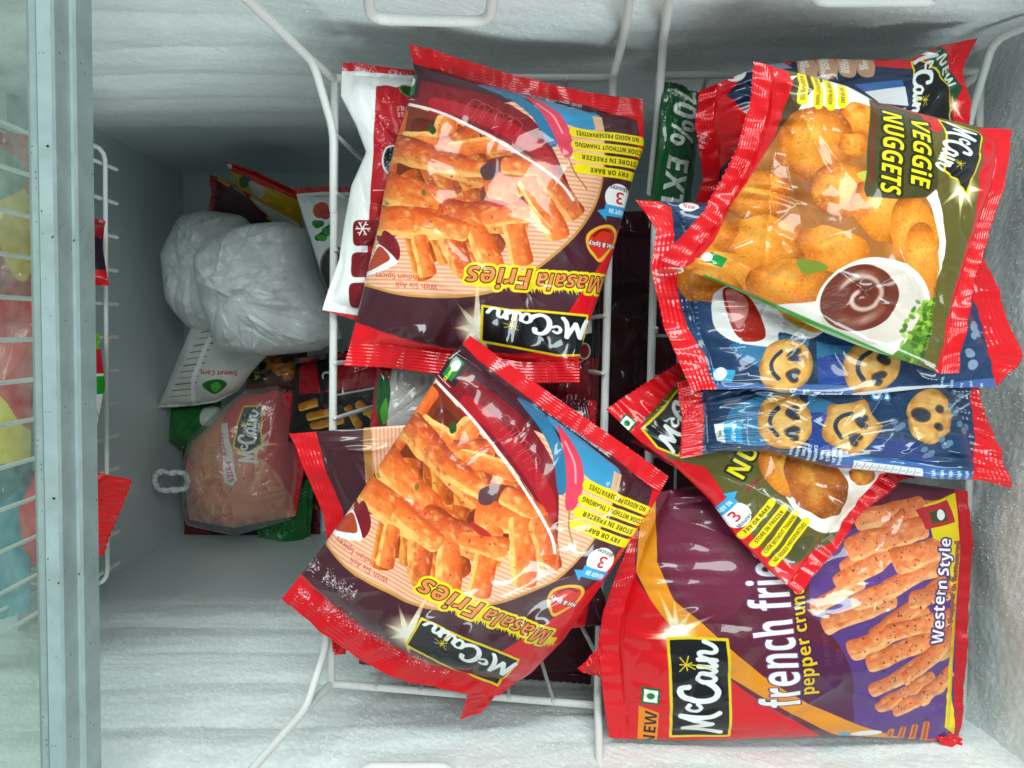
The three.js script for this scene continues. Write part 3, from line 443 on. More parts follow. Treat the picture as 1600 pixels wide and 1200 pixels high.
  blob(c, '#e8b030', [854, 926, 862, 908, 884, 902, 906, 906, 914, 920, 904, 936, 884, 948, 866, 956, 858, 944]); blob(c, '#d8301c', [858, 926, 866, 912, 884, 907, 902, 910, 908, 920, 900, 934, 882, 944, 866, 950, 862, 940]); line(c, '#7a1c14', 4, [872, 914, 888, 909, 902, 916]); text(c, 'Hot & Spicy', 880, 931, 10, 206, '#fff', { sx: 0.85, skew: -0.2, strokes: [['#5a1010', 2]] });
  // starburst, logo, title
  burst(c, 640, 978, 74, 5, 7);
  const tt = [['Masala', 808, 968, 36, 0.92], ['Fries', 706, 918, 44, 1.0]];
  const g = rngOf(9); for (let i = 0; i < 74; i++) { const f = i / 73, x = lerp(870, 668, f), y = lerp(1000, 905, f) + 6; poly(c, '#ecd512', [x - 4, y - 12, x + 4, y - 9, x - 2 - 3 * g(), y + 5 + 9 * g()]); }
  for (const [s, x, y, z, k] of tt) text(c, s, x, y, z, 205.5, '#ef8a48', { sx: k, skew: -0.25, strokes: [['#ecd512', 12], ['#2c1410', 3.4]] });
  logo(c, [663, 949, 700, 972, 740, 990, 812, 1028, 792, 1062, 779, 1086, 740, 1070, 690, 1036, 636, 1000], [797, 1076], [650, 984], [816, 1034], { lw: 4 });
  text(c, '®', 657, 946, 9, 205, '#ddd', { w: '' });
}
function veggie(c) {
  c.fillStyle = '#615a24'; c.fillRect(900, 0, 800, 700);
  blob(c, '#f0ece2', [1190, 150, 1240, 120, 1340, 130, 1400, 200, 1440, 300, 1460, 400, 1455, 470, 1440, 560, 1200, 480, 1060, 410, 1090, 330, 1150, 250]);
  blob(c, '#4c3a1c', [1200, 170, 1260, 110, 1290, 120, 1250, 160, 1205, 230, 1160, 290]);
  const NN = [[1330, 195, 34, 26, 0.2], [1262, 232, 54, 56, 0.3], [1318, 236, 26, 18, 0], [1186, 306, 42, 40, -0.5], [1298, 306, 46, 38, 0.5], [1360, 340, 60, 40, 0.6], [1408, 372, 36, 60, -0.3], [1425, 420, 30, 66, -0.2], [1195, 378, 58, 38, 0.15], [1112, 372, 52, 26, -0.4], [1150, 420, 70, 26, 0.3], [1232, 440, 60, 34, 0.1], [1130, 440, 44, 22, 0.4], [1290, 395, 60, 30, 0.4]];
  blob(c, '#5b3016', [1230, 285, 1270, 280, 1290, 330, 1320, 380, 1260, 370, 1230, 330]);
  blob(c, '#a8662c', [1190, 250, 1230, 190, 1300, 180, 1350, 190, 1380, 260, 1430, 330, 1450, 430, 1420, 480, 1300, 460, 1200, 470, 1080, 420, 1080, 360, 1140, 310]); const gv = rngOf(45); for (let i = 0; i < 40; i++) soft(c, ['#6a3a16', '#e0a050', '#8a4a1c', '#f0c890'][i % 4], 1110 + 310 * gv(), 230 + 230 * gv(), 14 + 26 * gv(), 8 + 16 * gv(), 3 * gv(), 0.5);
  NN.forEach((n, i) => nugget(c, ...n, 90 + i)); blob(c, '#b8bc4a', [1316, 282, 1340, 276, 1346, 286, 1326, 292]); blob(c, '#7a8a2c', [1236, 408, 1262, 410, 1280, 422, 1250, 428]);
  ell(c, '#ece5dc', 1358, 474, 86, 68, 0.2); ell(c, '#d8ccc0', 1356, 476, 78, 60, 0.2); ell(c, '#6c2b1c', 1334, 466, 56, 50, 0.15); for (let i = 0; i < 18; i++) soft(c, ['#8a4430', '#54200f', '#a05a44', '#e0cfc4'][i % 4], 1334 + 38 * Math.cos(i * 2.4), 466 + 34 * Math.sin(i * 2.4), 24, 9, i * 2.4 + 1.5, 0.45); for (let i = 0; i < 46; i++) { const a = 3.6 + i * 0.15, r = 34 - i * 0.55; soft(c, '#e4d2c8', 1338 + r * 1.1 * Math.cos(a), 464 + r * Math.sin(a), 9 - i * 0.06, 5, a + 1.57, 0.55); } 
  blob(c, '#5f8a22', [1424, 500, 1440, 470, 1458, 470, 1462, 520, 1446, 570, 1420, 562, 1400, 556, 1412, 530]); const g = rngOf(33); for (let i = 0; i < 110; i++) { c.globalAlpha = 0.8; ell(c, ['#4d7a1c', '#7ea82a', '#9cc03c', '#35601a'][i % 4], 1452 - 46 * g() * g() - 6 * g(), 472 + 92 * g(), 3 + 5 * g(), 2 + 3 * g(), 3 * g()); } c.globalAlpha = 1;
  text(c, 'served with ketchup & capsicum', 1446, 505, 9, 96, '#1c2a10', { sx: 0.8 });
  poly(c, '#615a24', [1354, 150, 1470, 180, 1600, 190, 1480, 600, 1440, 590, 1452, 470, 1462, 380, 1440, 290, 1420, 240, 1380, 200]);
  // bottom strip with small print
  poly(c, '#2f9a3e', [1115, 425, 1290, 505, 1480, 590, 1480, 604, 1250, 520, 1100, 440]); poly(c, '#a8cfa0', [1200, 472, 1400, 556, 1400, 562, 1190, 476]);
  for (let i = 0; i < 15; i++) { c.fillStyle = '#1a1a1a'; c.save(); c.translate(1085 + i * 5, 418 + i * 2.3); c.rotate(0.42); c.fillRect(0, 0, 1 + (i * 7 % 3), 9); c.restore(); }
  text(c, 'M. JEERA  SALT  PEAS  CARROT', 1268, 507, 9.5, 25, '#173a1c', {}); poly(c, '#168a3a', [1122, 390, 1144, 402, 1136, 416, 1112, 405]); ell(c, '#eef', 1116, 398, 8, 7);
  // red ends
  blob(c, RED, [1150, 70, 1230, 108, 1216, 190, 1196, 240, 1150, 320, 1120, 380, 1076, 418, 1000, 440, 1010, 330, 1120, 200, 1150, 140]);
  poly(c, RED, [1030, 400, 1075, 410, 1130, 440, 1120, 460, 1020, 420]);
  poly(c, RED, [1620, 180, 1545, 195, 1535, 250, 1520, 320, 1500, 400, 1492, 440, 1476, 500, 1464, 590, 1540, 640]); poly(c, RED, [1300, 120, 1360, 150, 1400, 160, 1472, 186, 1462, 212, 1420, 198, 1370, 172]);
  stripes4(c, [[1252, 118, 1243, 166], [1272, 122, 1265, 174], [1290, 128, 1284, 176], [1310, 140, 1302, 172]].map(([a, b, d, e]) => [a, b, d, e]).reverse(), 100, 8.5, false, '#f0d40c', '#3a3008', undefined, 14);
  blob(c, '#f0efe9', [1326, 140, 1346, 146, 1360, 160, 1340, 156]);
  // title
  poly(c, '#46421c', [1352, 158, 1440, 180, 1445, 300, 1424, 316, 1376, 320, 1330, 316, 1326, 306, 1348, 168]); line(c, '#8a1a1c', 3, [1357, 168, 1346, 232, 1336, 296], false);
  const o = { strokes: [['#26260e', 9], ['#26260e', 4]], skew: -0.12 };
  text(c, 'VEGGiE', 1421, 246, 43, 98, '#f2e21a', { ...o, sx: 0.74 }); text(c, 'NUGGETS', 1374, 246, 43, 98, '#f2e21a', { ...o, sx: 0.68 });
  burst(c, 1494, 296, 62, 8, 8);
  logo(c, [1470, 186, 1538, 203, 1530, 240, 1519, 268, 1502, 305, 1480, 288, 1455, 274, 1472, 214], [1543, 204], [1490, 288], [1478, 184], { lw: 3.5 });
}
const NAVY = '#1d3a60';
function smilesA(c) {
  c.fillStyle = NAVY; c.fillRect(900, 200, 800, 500);
  blob(c, '#15304f', [1050, 330, 1100, 420, 1080, 500, 1110, 560, 1060, 500]); blob(c, '#2c6a92', [1140, 540, 1220, 525, 1300, 540, 1380, 540, 1350, 580, 1200, 575]); blob(c, '#1f3f8c', [1272, 560, 1320, 556, 1330, 590, 1280, 596]); blob(c, '#173049', [1256, 530, 1266, 530, 1275, 610, 1262, 610]);
  poly(c, '#41639a', [1120, 596, 1300, 598, 1420, 604, 1480, 596, 1560, 590, 1560, 640, 1100, 640]);
  nugget(c, 1100, 440, 40, 34, 0.3, 7, ['#e8a040', '#c8741c', '#8a4410']);
  blob(c, '#dadcda', [1112, 470, 1125, 452, 1150, 448, 1180, 462, 1200, 466, 1230, 500, 1262, 520, 1290, 505, 1270, 524, 1250, 530, 1215, 520, 1210, 540, 1180, 540, 1140, 532, 1118, 510]);
  blob(c, '#9a2018', [1126, 462, 1140, 452, 1165, 468, 1186, 500, 1192, 526, 1170, 534, 1148, 524]); blob(c, '#c87870', [1130, 462, 1140, 456, 1160, 470, 1164, 490, 1150, 514]);
  blob(c, '#d9962e', [1198, 468, 1240, 490, 1268, 500, 1280, 515, 1262, 520, 1230, 506]);
  smiley(c, 1225, 569, 40, 92, 1); smiley(c, 1352, 571, 42, 98, 2);
  for (let i = 0; i < 22; i++) { c.fillStyle = '#e8ecee'; c.fillRect(1146 + i * 2.2, 606, 1 + (i * 5 % 2), 9); } poly(c, '#cfd6da', [1330, 612, 1400, 602, 1480, 600, 1470, 606, 1400, 612, 1340, 618]);
  for (const [s, x, y] of [['Da', 1240, 610], ['Se', 1260, 611], ['N', 1277, 613], ['Ingred', 1298, 614]]) text(c, s, x, y, 12, 90 * (s.length < 3 ? 1 : 0), '#e6ebee');
  poly(c, '#3fa8d4', [1122, 574, 1150, 576, 1150, 594, 1124, 592]); ell(c, '#eef3f4', 1132, 582, 8, 10);
  for (const [x, y, r] of [[1520, 512, 11], [1528, 522, 8], [1516, 526, 7], [1508, 552, 9], [1514, 570, 10]]) ell(c, '#7f97ae', x, y, r, r * 0.8);
  for (let i = 0; i < 5; i++) text(c, ['Marketed by', 'Regd.Off', 'India', 'Pvt Ltd', 'New'][i], 1468 + i * 16, 604, 6, 82, '#dfe6ec', { w: '' });
  for (let i = 0; i < 26; i++) text(c, 'serving suggestion'[i % 18], 1064 + i * 1.5, 330 + i * 8, 6, 80, '#a9bccd', { w: '' });
  blob(c, '#e9ecec', [1058, 318, 1075, 314, 1088, 322, 1076, 330, 1062, 326]); text(c, 'New', 1073, 322, 9, 10, '#c01828');
  poly(c, RED, [980, 290, 1046, 322, 1050, 350, 1060, 420, 1066, 470, 1082, 515, 1110, 556, 1116, 580, 1132, 608, 1060, 640, 980, 500]);
  poly(c, RED, [1490, 380, 1532, 480, 1548, 560, 1556, 610, 1640, 600, 1600, 420]);
}
function smilesB(c) {
  c.fillStyle = '#1b385c'; c.fillRect(950, 500, 800, 400);
  blob(c, '#2f6f98', [1140, 640, 1220, 612, 1290, 626, 1310, 650, 1220, 690, 1150, 690]); blob(c, '#1f3c86', [1248, 650, 1290, 648, 1296, 700, 1252, 704]); blob(c, '#1d3778', [1350, 680, 1400, 684, 1440, 700, 1450, 724, 1360, 706]); poly(c, '#2f63a4', [1300, 706, 1400, 716, 1520, 738, 1560, 744, 1560, 780, 1290, 740]); poly(c, '#14293f', [1246, 604, 1258, 604, 1256, 700, 1244, 700]);
  smiley(c, 1222, 658, 42, 95, 4); smiley(c, 1318, 664, 40, 112, 5, 'star'); smiley(c, 1442, 648, 42, 100, 6, 'oh');
  text(c, 'SMiLES', 1361, 565, 34, 92, '#f2f5f6', { strokes: [['#2c80b8', 6]] });
  for (const [x, y] of [[1490, 640], [1506, 668], [1470, 690], [1385, 660], [1500, 620], [1440, 705]]) for (let i = 0; i < 4; i++) ell(c, '#5d7894', x + 7 * Math.cos(i * 1.7), y + 6 * Math.sin(i * 2.3), 6, 5);
  line(c, '#8ca4ba', 3, [1475, 640, 1520, 616], false); line(c, '#8ca4ba', 3, [1476, 650, 1522, 632], false);
  poly(c, '#3fa8d4', [1128, 658, 1158, 660, 1158, 690, 1130, 688]); poly(c, '#eef3f4', [1116, 662, 1130, 660, 1132, 690, 1120, 688]); text(c, '1%', 1124, 676, 8, 90, '#333'); text(c, 'Energy', 1146, 674, 8, 90, '#fff');
  for (const x of [1108, 1166]) line(c, '#c8d4de', 1, [x, 650, x, 692], false);
  poly(c, '#dfe5e8', [1325, 716, 1440, 732, 1444, 746, 1330, 732]); for (let i = 0; i < 9; i++) { line(c, '#333', 0.8, [1332 + i * 12, 720 + i * 1.6, 1332 + i * 12, 730 + i * 1.6], false); text(c, 'S', 1338 + i * 12, 726 + i * 1.6, 7, 90, '#333', { w: '' }); }
  for (let i = 0; i < 9; i++) text(c, ['Marketed', 'McCain', 'Regd.O', 'Foods', 'Customer', 'Consume', 'Best', 'Before', 'Store'][i], 1305 - i * 9, 712 - i * 1.2, 7.5, 84, '#dbe4ea', { sx: 0.8 });
  for (let i = 0; i < 6; i++) text(c, 'Mfg Lic', 1460 + i * 13, 744 + i * 0.5, 6.5, 70, '#cfe0ee');
  poly(c, RED, [1030, 580, 1100, 600, 1104, 650, 1100, 712, 1030, 740]); poly(c, RED, [1518, 590, 1526, 640, 1528, 690, 1520, 752, 1640, 800, 1620, 590]);
}
function nuggetsB(c) {
  c.fillStyle = '#5c5626'; c.fillRect(850, 450, 700, 600);
  blob(c, '#efebe4', [1150, 640, 1200, 620, 1420, 700, 1400, 760, 1320, 830, 1260, 820, 1210, 760, 1185, 730]);
  soft(c, '#b89a7c', 1320, 790, 60, 30, -0.7, 0.6); nugget(c, 1226, 730, 56, 38, 0.7, 21); nugget(c, 1266, 750, 66, 42, 0.85, 22, ['#c87a34', '#a8561c', '#6e300c']); nugget(c, 1345, 740, 24, 18, 0.2, 23);
  text(c, 'NUGGETS', 1180, 664, 38, -62, '#f0e01c', { strokes: [['#26260e', 8]] }); line(c, '#9a1c1c', 4, [1160, 760, 1176, 742], false);
  blob(c, '#4c4a26', [1240, 840, 1268, 836, 1262, 862, 1236, 878, 1222, 872]);
  poly(c, RED, [920, 640, 1060, 540, 1085, 555, 1062, 600, 1010, 660, 1048, 718, 1100, 728, 1150, 800, 1200, 870, 1240, 880, 1300, 850, 1378, 742, 1440, 740, 1260, 980]);
  burst(c, 1066, 640, 46, 4, 7);
  stripes4(c, [[1160, 836, 1198, 780], [1178, 850, 1218, 790], [1196, 862, 1236, 800], [1208, 878, 1254, 812]], -54, 9, false, '#eed70e', '#3c2a08', undefined, 13);
  ready(c, 1148, 803, 22, -58); greenDot(c, 985, 664, 10, 40);
  logo(c, [1007, 672, 1040, 640, 1062, 612, 1100, 660, 1060, 712, 1030, 700], [1020, 690], [1080, 570], [1056, 714], { lw: 3.5 });
}
function french(c) {
  c.fillStyle = '#632136'; c.fillRect(800, 650, 900, 700);
  blob(c, '#5c3a80', [1262, 850, 1330, 820, 1500, 820, 1520, 1180, 1420, 1160, 1330, 1130, 1320, 1060, 1300, 1000, 1250, 930]); blob(c, '#54214a', [1230, 990, 1300, 1010, 1320, 1070, 1320, 1130, 1240, 1090]);
  blob(c, '#722540', [1020, 770, 1140, 780, 1180, 880, 1120, 960, 1060, 920, 1030, 850]);
  const FR = [[1400, 800, 1470, 800, 34], [1330, 812, 1440, 790, 30], [1300, 880, 1420, 800, 28], [1420, 880, 1490, 880, 40], [1440, 1000, 1492, 1000, 50], [1256, 938, 1326, 896, 24], [1290, 900, 1400, 840, 30], [1310, 850, 1440, 820, 34], [1276, 966, 1380, 928, 28], [1320, 930, 1440, 880, 32], [1312, 1004, 1440, 950, 30], [1350, 985, 1470, 905, 30], [1340, 1020, 1460, 985, 28], [1372, 978, 1490, 960, 26], [1350, 1066, 1460, 1010, 28], [1400, 1050, 1484, 990, 26], [1362, 1096, 1450, 1050, 26], [1390, 1104, 1482, 1060, 26], [1430, 1090, 1488, 1050, 30], [1380, 870, 1480, 850, 36], [1410, 930, 1490, 920, 32]];
  FR.forEach((f, i) => fry(c, ...f, 200 + i, ['#f4b478', '#ea8f58', '#e07a48', '#b9562c'], ['#2c1a14', '#3a2018', '#22140e'], 1.3)); const g = rngOf(61); specks(c, g, 70, 1410, 960, 80, 140, ['#26160f'], 0.8, 2.4);
  // yellow band and sticker on the right
  poly(c, '#ecd112', [1440, 790, 1500, 775, 1505, 870, 1500, 960, 1494, 1070, 1504, 1160, 1480, 1140, 1482, 1060, 1488, 960, 1476, 850, 1452, 840]);
  poly(c, '#b8222c', [1424, 796, 1482, 784, 1494, 818, 1440, 826]); poly(c, '#3a4a26', [1446, 800, 1474, 796, 1478, 814, 1450, 818]); ell(c, '#e8ebe6', 1466, 805, 7, 8);
  text(c, 'Western Style', 1464, 920, 28, -83, '#f4f4f4', { sx: 0.86, strokes: [['#4a2c6c', 6]] }); text(c, 'Pepper & flavoured', 1490, 910, 15, -83, '#d06a1c', { sx: 0.9, strokes: [['#4a2c6c', 2.5]] });
  // orange sweep and red ground
  poly(c, '#e9941c', [1022, 770, 1006, 830, 1000, 900, 1020, 940, 1070, 1000, 1140, 1050, 1240, 1110, 1310, 1150, 1420, 1160, 1340, 1128, 1260, 1090, 1180, 1040, 1110, 980, 1050, 930, 1030, 880, 1032, 790]);
  poly(c, RED, [1022, 740, 1008, 800, 998, 880, 1000, 910, 1040, 965, 1090, 1015, 1160, 1070, 1240, 1120, 1280, 1148, 1300, 1220, 850, 1220, 850, 900]);
  poly(c, '#e8141f', [1440, 1160, 1500, 1156, 1520, 1220, 1460, 1210]);
  burst(c, 1056, 985, 62, 3, 9);
  text(c, 'french fries', 1197, 968, 80, -97, '#f4f5f5', { align: 'center', sx: 0.56, strokes: [['#6a3a6e', 5]] });
  text(c, 'pepper crunch', 1238, 978, 29, -97, '#f0c41c', { sx: 0.92, strokes: [['#3c1a3c', 5]] });
  for (const [s, x, y] of [['SERVING', 1276, 1000], ['SIZE', 1296, 1010]]) text(c, s, x, y, 12, -92, '#6b3a66', { w: '' });
  logo(c, [1042, 990, 1127, 985, 1134, 1060, 1139, 1148, 1050, 1153, 1046, 1070], [1052, 1152], [1044, 990], [1136, 1146], { lw: 4.5 });
  greenDot(c, 1017, 1083, 12, 2);
  poly(c, '#e98a1a', [1000, 1102, 1030, 1110, 1030, 1170, 1000, 1170]); text(c, 'NEW', 1018, 1140, 25, -88, '#26140c', { sx: 1.1 });
  for (let i = 0; i < 4; i++) { line(c, '#e0762a', 11, [1390 + i * 19, 1140 - i * 3, 1390 + i * 19, 1160], false); text(c, ['FRY', 'FREEZER', 'THAWING', 'PRESERVATIVE'][i], 1390 + i * 19, 1146 - i * 2, 6, -90, '#3a1a0c'); }
  ell(c, '#f0f2f2', 1352, 1144, 24, 6, -0.1); poly(c, '#35a3da', [1306, 1148, 1316, 1140, 1328, 1144, 1326, 1152]);
  poly(c, '#c01622', [1500, 760, 1530, 760, 1530, 1200, 1504, 1200, 1500, 1060, 1506, 900]);
}
function blueTop(c) {
  c.fillStyle = '#16294a'; c.fillRect(1000, 20, 600, 450);
  poly(c, RED, [1060, 120, 1190, 90, 1240, 60, 1420, 60, 1540, 40, 1560, 120, 1520, 190, 1500, 190, 1440, 118, 1400, 112, 1280, 100, 1180, 108, 1140, 150, 1180, 200, 1130, 260, 1120, 330, 1080, 400, 1040, 330]);
  poly(c, '#16294a', [1240, 98, 1420, 112, 1420, 170, 1380, 180, 1250, 150]); poly(c, '#8392a8', [1160, 104, 1230, 98, 1240, 110, 1170, 114]);
  blob(c, '#e8ecec', [1142, 108, 1152, 100, 1176, 98, 1172, 118, 1160, 128, 1146, 124]); for (const [x, y] of [[1152, 120], [1166, 112], [1172, 108]]) ell(c, '#c01a2a', x, y, 4, 3);
  for (let i = 0; i < 4; i++) { c.save(); c.translate(1262 + i * 29, 108 - i * 1.5); c.rotate(0.12); blob(c, '#c49a7c', [-11, -18, 11, -18, 12, 18, -12, 18]); c.restore(); text(c, ['NO', 'COOK', 'FREEZER', 'BAKE'][i], 1262 + i * 29, 102, 9.5, 96, '#f2ece4'); text(c, ['PRESERV', 'THAWING', 'STORE', 'OR'][i], 1254 + i * 29, 110, 8, 96, '#f2ece4', { sx: 0.85 }); }
  poly(c, '#2d63a6', [1326, 138, 1400, 130, 1406, 160, 1340, 150]); poly(c, '#e4e9ec', [1340, 150, 1404, 140, 1404, 172, 1360, 168]);
  poly(c, '#174a2c', [1440, 96, 1462, 76, 1474, 96, 1508, 130, 1502, 148, 1490, 160, 1470, 130]); text(c, 'NEW', 1474, 112, 23, 48, '#e8ece6', { skew: -0.15 });
  burst(c, 1494, 160, 30, 12, 7);
  logo(c, [1420, 100, 1432, 98, 1484, 134, 1480, 200, 1418, 200], [1468, 60], [1440, 190], [1424, 68], { lw: 3 });
  frostSpecks(c, 4, 240, 1108, 205, 1092, 235, 10); frostSpecks(c, 6, 160, 1200, 118, 1180, 180, 12);
}
function greenPack(c) {
  c.fillStyle = '#0f4f27'; c.fillRect(960, 80, 200, 320); text(c, '70% EXTRA', 1056, 262, 50, 97, '#d6ded6', { sx: 0.95, skew: -0.1 });
  frostSpecks(c, 9, 160, 1046, 140, 1070, 160, 8);
}
function whitePack(c) {
  c.fillStyle = '#eceeec'; c.fillRect(450, 40, 450, 560);
  poly(c, '#b81822', [590, 138, 900, 150, 860, 560, 566, 500, 578, 350, 586, 240]); poly(c, '#c8202a', [520, 60, 900, 80, 900, 145, 650, 118, 532, 114]); poly(c, '#c8202a', [480, 478, 560, 492, 700, 520, 700, 600, 480, 560]);
  for (const [x, y, s] of [[574, 362, 0], [570, 411, 1], [566, 459, 2]]) { blob(c, '#7c1820', [x - 18, y - 17, x, y - 19, x + 22, y - 18, x + 28, y, x + 24, y + 19, x, y + 20, x - 19, y + 18, x - 21, y]); if (s === 0) { for (let i = 0; i < 6; i++) { const a = i * Math.PI / 3, ca = Math.cos(a), sa = Math.sin(a); line(c, '#eee', 2, [x - 5, y - 6, x - 5 + 11 * ca, y - 6 + 11 * sa], false); line(c, '#eee', 1.4, [x - 5 + 7 * ca, y - 6 + 7 * sa, x - 5 + 10 * Math.cos(a + 0.4), y - 6 + 10 * Math.sin(a + 0.4)], false); } } }
  text(c, 'KEEP', 588, 372, 9, 0, '#eee', { align: 'left' }); text(c, 'FROZEN', 584, 381, 8, 0, '#eee', { align: 'left' }); text(c, 'THAW', 584, 420, 8, 0, '#eee', { align: 'left' });
  text(c, 'FRIES', 622, 174, 9, 4, '#e8c8c0', { align: 'left', fam: 'serif' }); text(c, 'TO GO', 622, 183, 9, 4, '#e8c8c0', { align: 'left', fam: 'serif' }); ell(c, '#174a24', 640, 146, 16, 8, 0.4, '#7a9a3a', 2); ell(c, '#14181a', 616, 252, 16, 22, 0, '#e0e0e0', 3); line(c, '#e8d0d0', 1.5, [586, 298, 640, 298], false);
  frostSpecks(c, 2, 900, 536, 112, 660, 124, 9); frostSpecks(c, 3, 300, 600, 160, 620, 330, 20);
}
// ------------------------------------------------------------------ bags heaped in the middle basket
const HEAP = 'bags heaped in the wire baskets';
bag({ name: 'paper_white_bag', label: 'white and red bag with a snowflake icon, tucked behind the upright maroon fries bag', category: 'food bag', group: HEAP, base: '#eceeec', art: whitePack, A: [535, 97, 660, 110, 800, 126], B: [503, 484, 556, 500, 640, 520, 760, 545], L: [533, 150, 556, 195, 572, 238, 549, 290, 538, 350, 530, 405], R: [800, 330], y: [0.532, 0.515, 0.52, 0.51], bulge: 0.012, sealA: 0.045, sealB: 0.04, rough: 0.5, coat: 0.15, crumple: 1.2 });
const under = bag({ name: 'fries_bag', label: 'maroon fries bag with a bright red seal, half hidden under the slanting fries bag', group: HEAP, base: MAROON, art: (c) => { inFrame(c, [735, 525, 1045, 745, 440, 935], [935, 690, 900, 1040, 452, 676], masala); poly(c, RED, [440, 660, 494, 670, 512, 740, 536, 800, 540, 830, 500, 850, 430, 700]); poly(c, MAROON, [496, 671, 571, 666, 571, 700, 600, 1040, 540, 1060, 536, 800, 512, 740]); poly(c, '#a8763a', [569, 666, 580, 666, 584, 702, 600, 820, 588, 830, 570, 700]); poly(c, '#f0bd98', [580, 666, 700, 666, 700, 1000, 600, 820]); for (let i = 0; i < 24; i++) line(c, '#dd9274', 2, [582 + i * 6, 666, 590 + i * 6, 800], false); }, A: [452, 678, 480, 745, 505, 805, 536, 1014], B: [925, 660, 930, 760, 925, 880, 960, 975], L: [570, 668, 700, 660, 820, 655], R: [640, 1010, 800, 990], y: [0.517, 0.515, 0.51, 0.51], bulge: 0.010, sealA: 0.09, sealB: 0.05, crumple: 1.2, res: 2500 });
const m1 = bag({ name: 'fries_bag', label: 'maroon and red spiced fries bag lying upright against the back of its basket', group: HEAP, base: MAROON, art: (c) => inFrame(c, [735, 525, 1045, 745, 440, 935], [640, 70, 1008, 155, 550, 545], masala), A: [640, 70, 690, 84, 760, 105, 830, 124, 920, 148, 1005, 155], B: [538, 571, 600, 574, 680, 584, 740, 590, 820, 598, 906, 598], L: [648, 112, 637, 165, 618, 220, 600, 300, 592, 350, 575, 420, 556, 500], R: [1006, 230, 990, 275, 975, 330, 958, 395, 940, 450, 915, 520, 905, 560], y: [0.545, 0.53, 0.535, 0.53], bulge: 0.026, sealA: 0.06, sealB: 0.072, seed: 5.5 });
const slanted = bag({ name: 'fries_bag', label: 'maroon and red spiced fries bag lying slanted with its lower seal dusted in frost', group: HEAP, base: MAROON, art: (c) => { masala(c); frostSpecks(c, 5, 1300, 462, 925, 700, 1062, 15); frostSpecks(c, 8, 420, 480, 880, 560, 920, 12); }, A: [735, 525, 800, 572, 870, 622, 960, 684, 1046, 745], B: [440, 936, 500, 985, 560, 1030, 640, 1068, 735, 1082, 780, 1086], L: [700, 560, 676, 600, 640, 655, 596, 722, 556, 782, 500, 860], R: [1003, 815, 962, 880, 925, 935, 880, 1000, 830, 1050], y: [0.574, 0.556, 0.552, 0.54], bulge: 0.028, sealA: 0.065, sealB: 0.085, seed: 8.15 });
// ------------------------------------------------------------------ bags heaped in the right-hand basket
bag({ name: 'green_packet', label: 'dark green packet lettered 70% in white, standing at the basket corner', group: HEAP, category: 'food packet', art: greenPack, base: '#0f4f27', A: [1036, 128, 1060, 132, 1098, 150], B: [1016, 322, 1050, 335, 1076, 342], y: [0.53, 0.50, 0.52, 0.49], bulge: 0.012, sealA: 0.04, sealB: 0.04, ns: 60, nt: 120 });
const purple = bag({ name: 'fries_bag', label: 'purple, orange and red bag of french fries lying at the front of the right basket', group: HEAP, base: '#632136', art: french, A: [1020, 770, 985, 840, 962, 900, 942, 960, 935, 1010, 942, 1085, 952, 1153], B: [1512, 767, 1519, 850, 1512, 950, 1506, 1080, 1500, 1160], L: [1200, 742, 1400, 752], R: [1060, 1157, 1170, 1153, 1300, 1149, 1400, 1152], y: [0.535, 0.545, 0.535, 0.545], bulge: 0.024, sealA: 0.055, sealB: 0.035, seed: 2.9, ns: 180, nt: 220 });
bag({ name: 'blue_bag', label: 'navy and red bag with a green corner flash, wedged against the back frost', group: HEAP, base: '#16294a', art: blueTop, A: [1092, 143, 1086, 200, 1100, 280, 1072, 352], B: [1527, 60, 1502, 112, 1516, 165, 1505, 330], L: [1190, 101, 1290, 92, 1420, 95, 1468, 72], R: [1300, 400], y: [0.555, 0.525, 0.56, 0.53], bulge: 0.016, sealA: 0.07, sealB: 0.06, crumple: 1.3 });
bag({ name: 'nuggets_bag', label: 'olive and red bag of nuggets lying cornerwise under the navy bags', group: HEAP, base: '#5c5626', art: nuggetsB, A: [948, 640, 1000, 604, 1062, 566, 1120, 530], B: [1250, 931, 1290, 872, 1350, 800, 1412, 745], L: [1000, 690, 1048, 722, 1108, 780, 1150, 838, 1200, 890], R: [1250, 620], y: [0.563, 0.555, 0.578, 0.560], crumple: 0.65, bulge: 0.017, sealA: 0.12, sealB: 0.06, seed: 6.2 });
bag({ name: 'smiles_bag', label: 'navy bag of smiling potato shapes with a surprised face, lower of the two navy bags', group: HEAP, base: NAVY, art: smilesB, A: [1058, 598, 1066, 650, 1062, 716], B: [1524, 596, 1540, 640, 1558, 690, 1566, 725, 1580, 762], L: [1200, 560, 1400, 560], R: [1130, 705, 1200, 706, 1290, 728, 1380, 738, 1460, 748, 1530, 750], y: [0.602, 0.592, 0.594, 0.588], bulge: 0.014, sealA: 0.08, sealB: 0.10, crumple: 1.2, seed: 3.3 });
bag({ name: 'smiles_bag', label: 'navy bag of smiling potato shapes under the topmost nuggets bag, printed ketchup bowl', group: HEAP, base: NAVY, art: smilesA, A: [994, 313, 1026, 360, 1018, 420, 1036, 510, 1060, 560, 1079, 609], B: [1500, 330, 1548, 430, 1575, 500, 1600, 556, 1556, 605], L: [1060, 316, 1200, 320], R: [1180, 607, 1250, 616, 1350, 617, 1450, 606], y: [0.582, 0.622, 0.575, 0.615], bulge: 0.013, sealA: 0.095, sealB: 0.10, crumple: 1.2, seed: 4.1 });
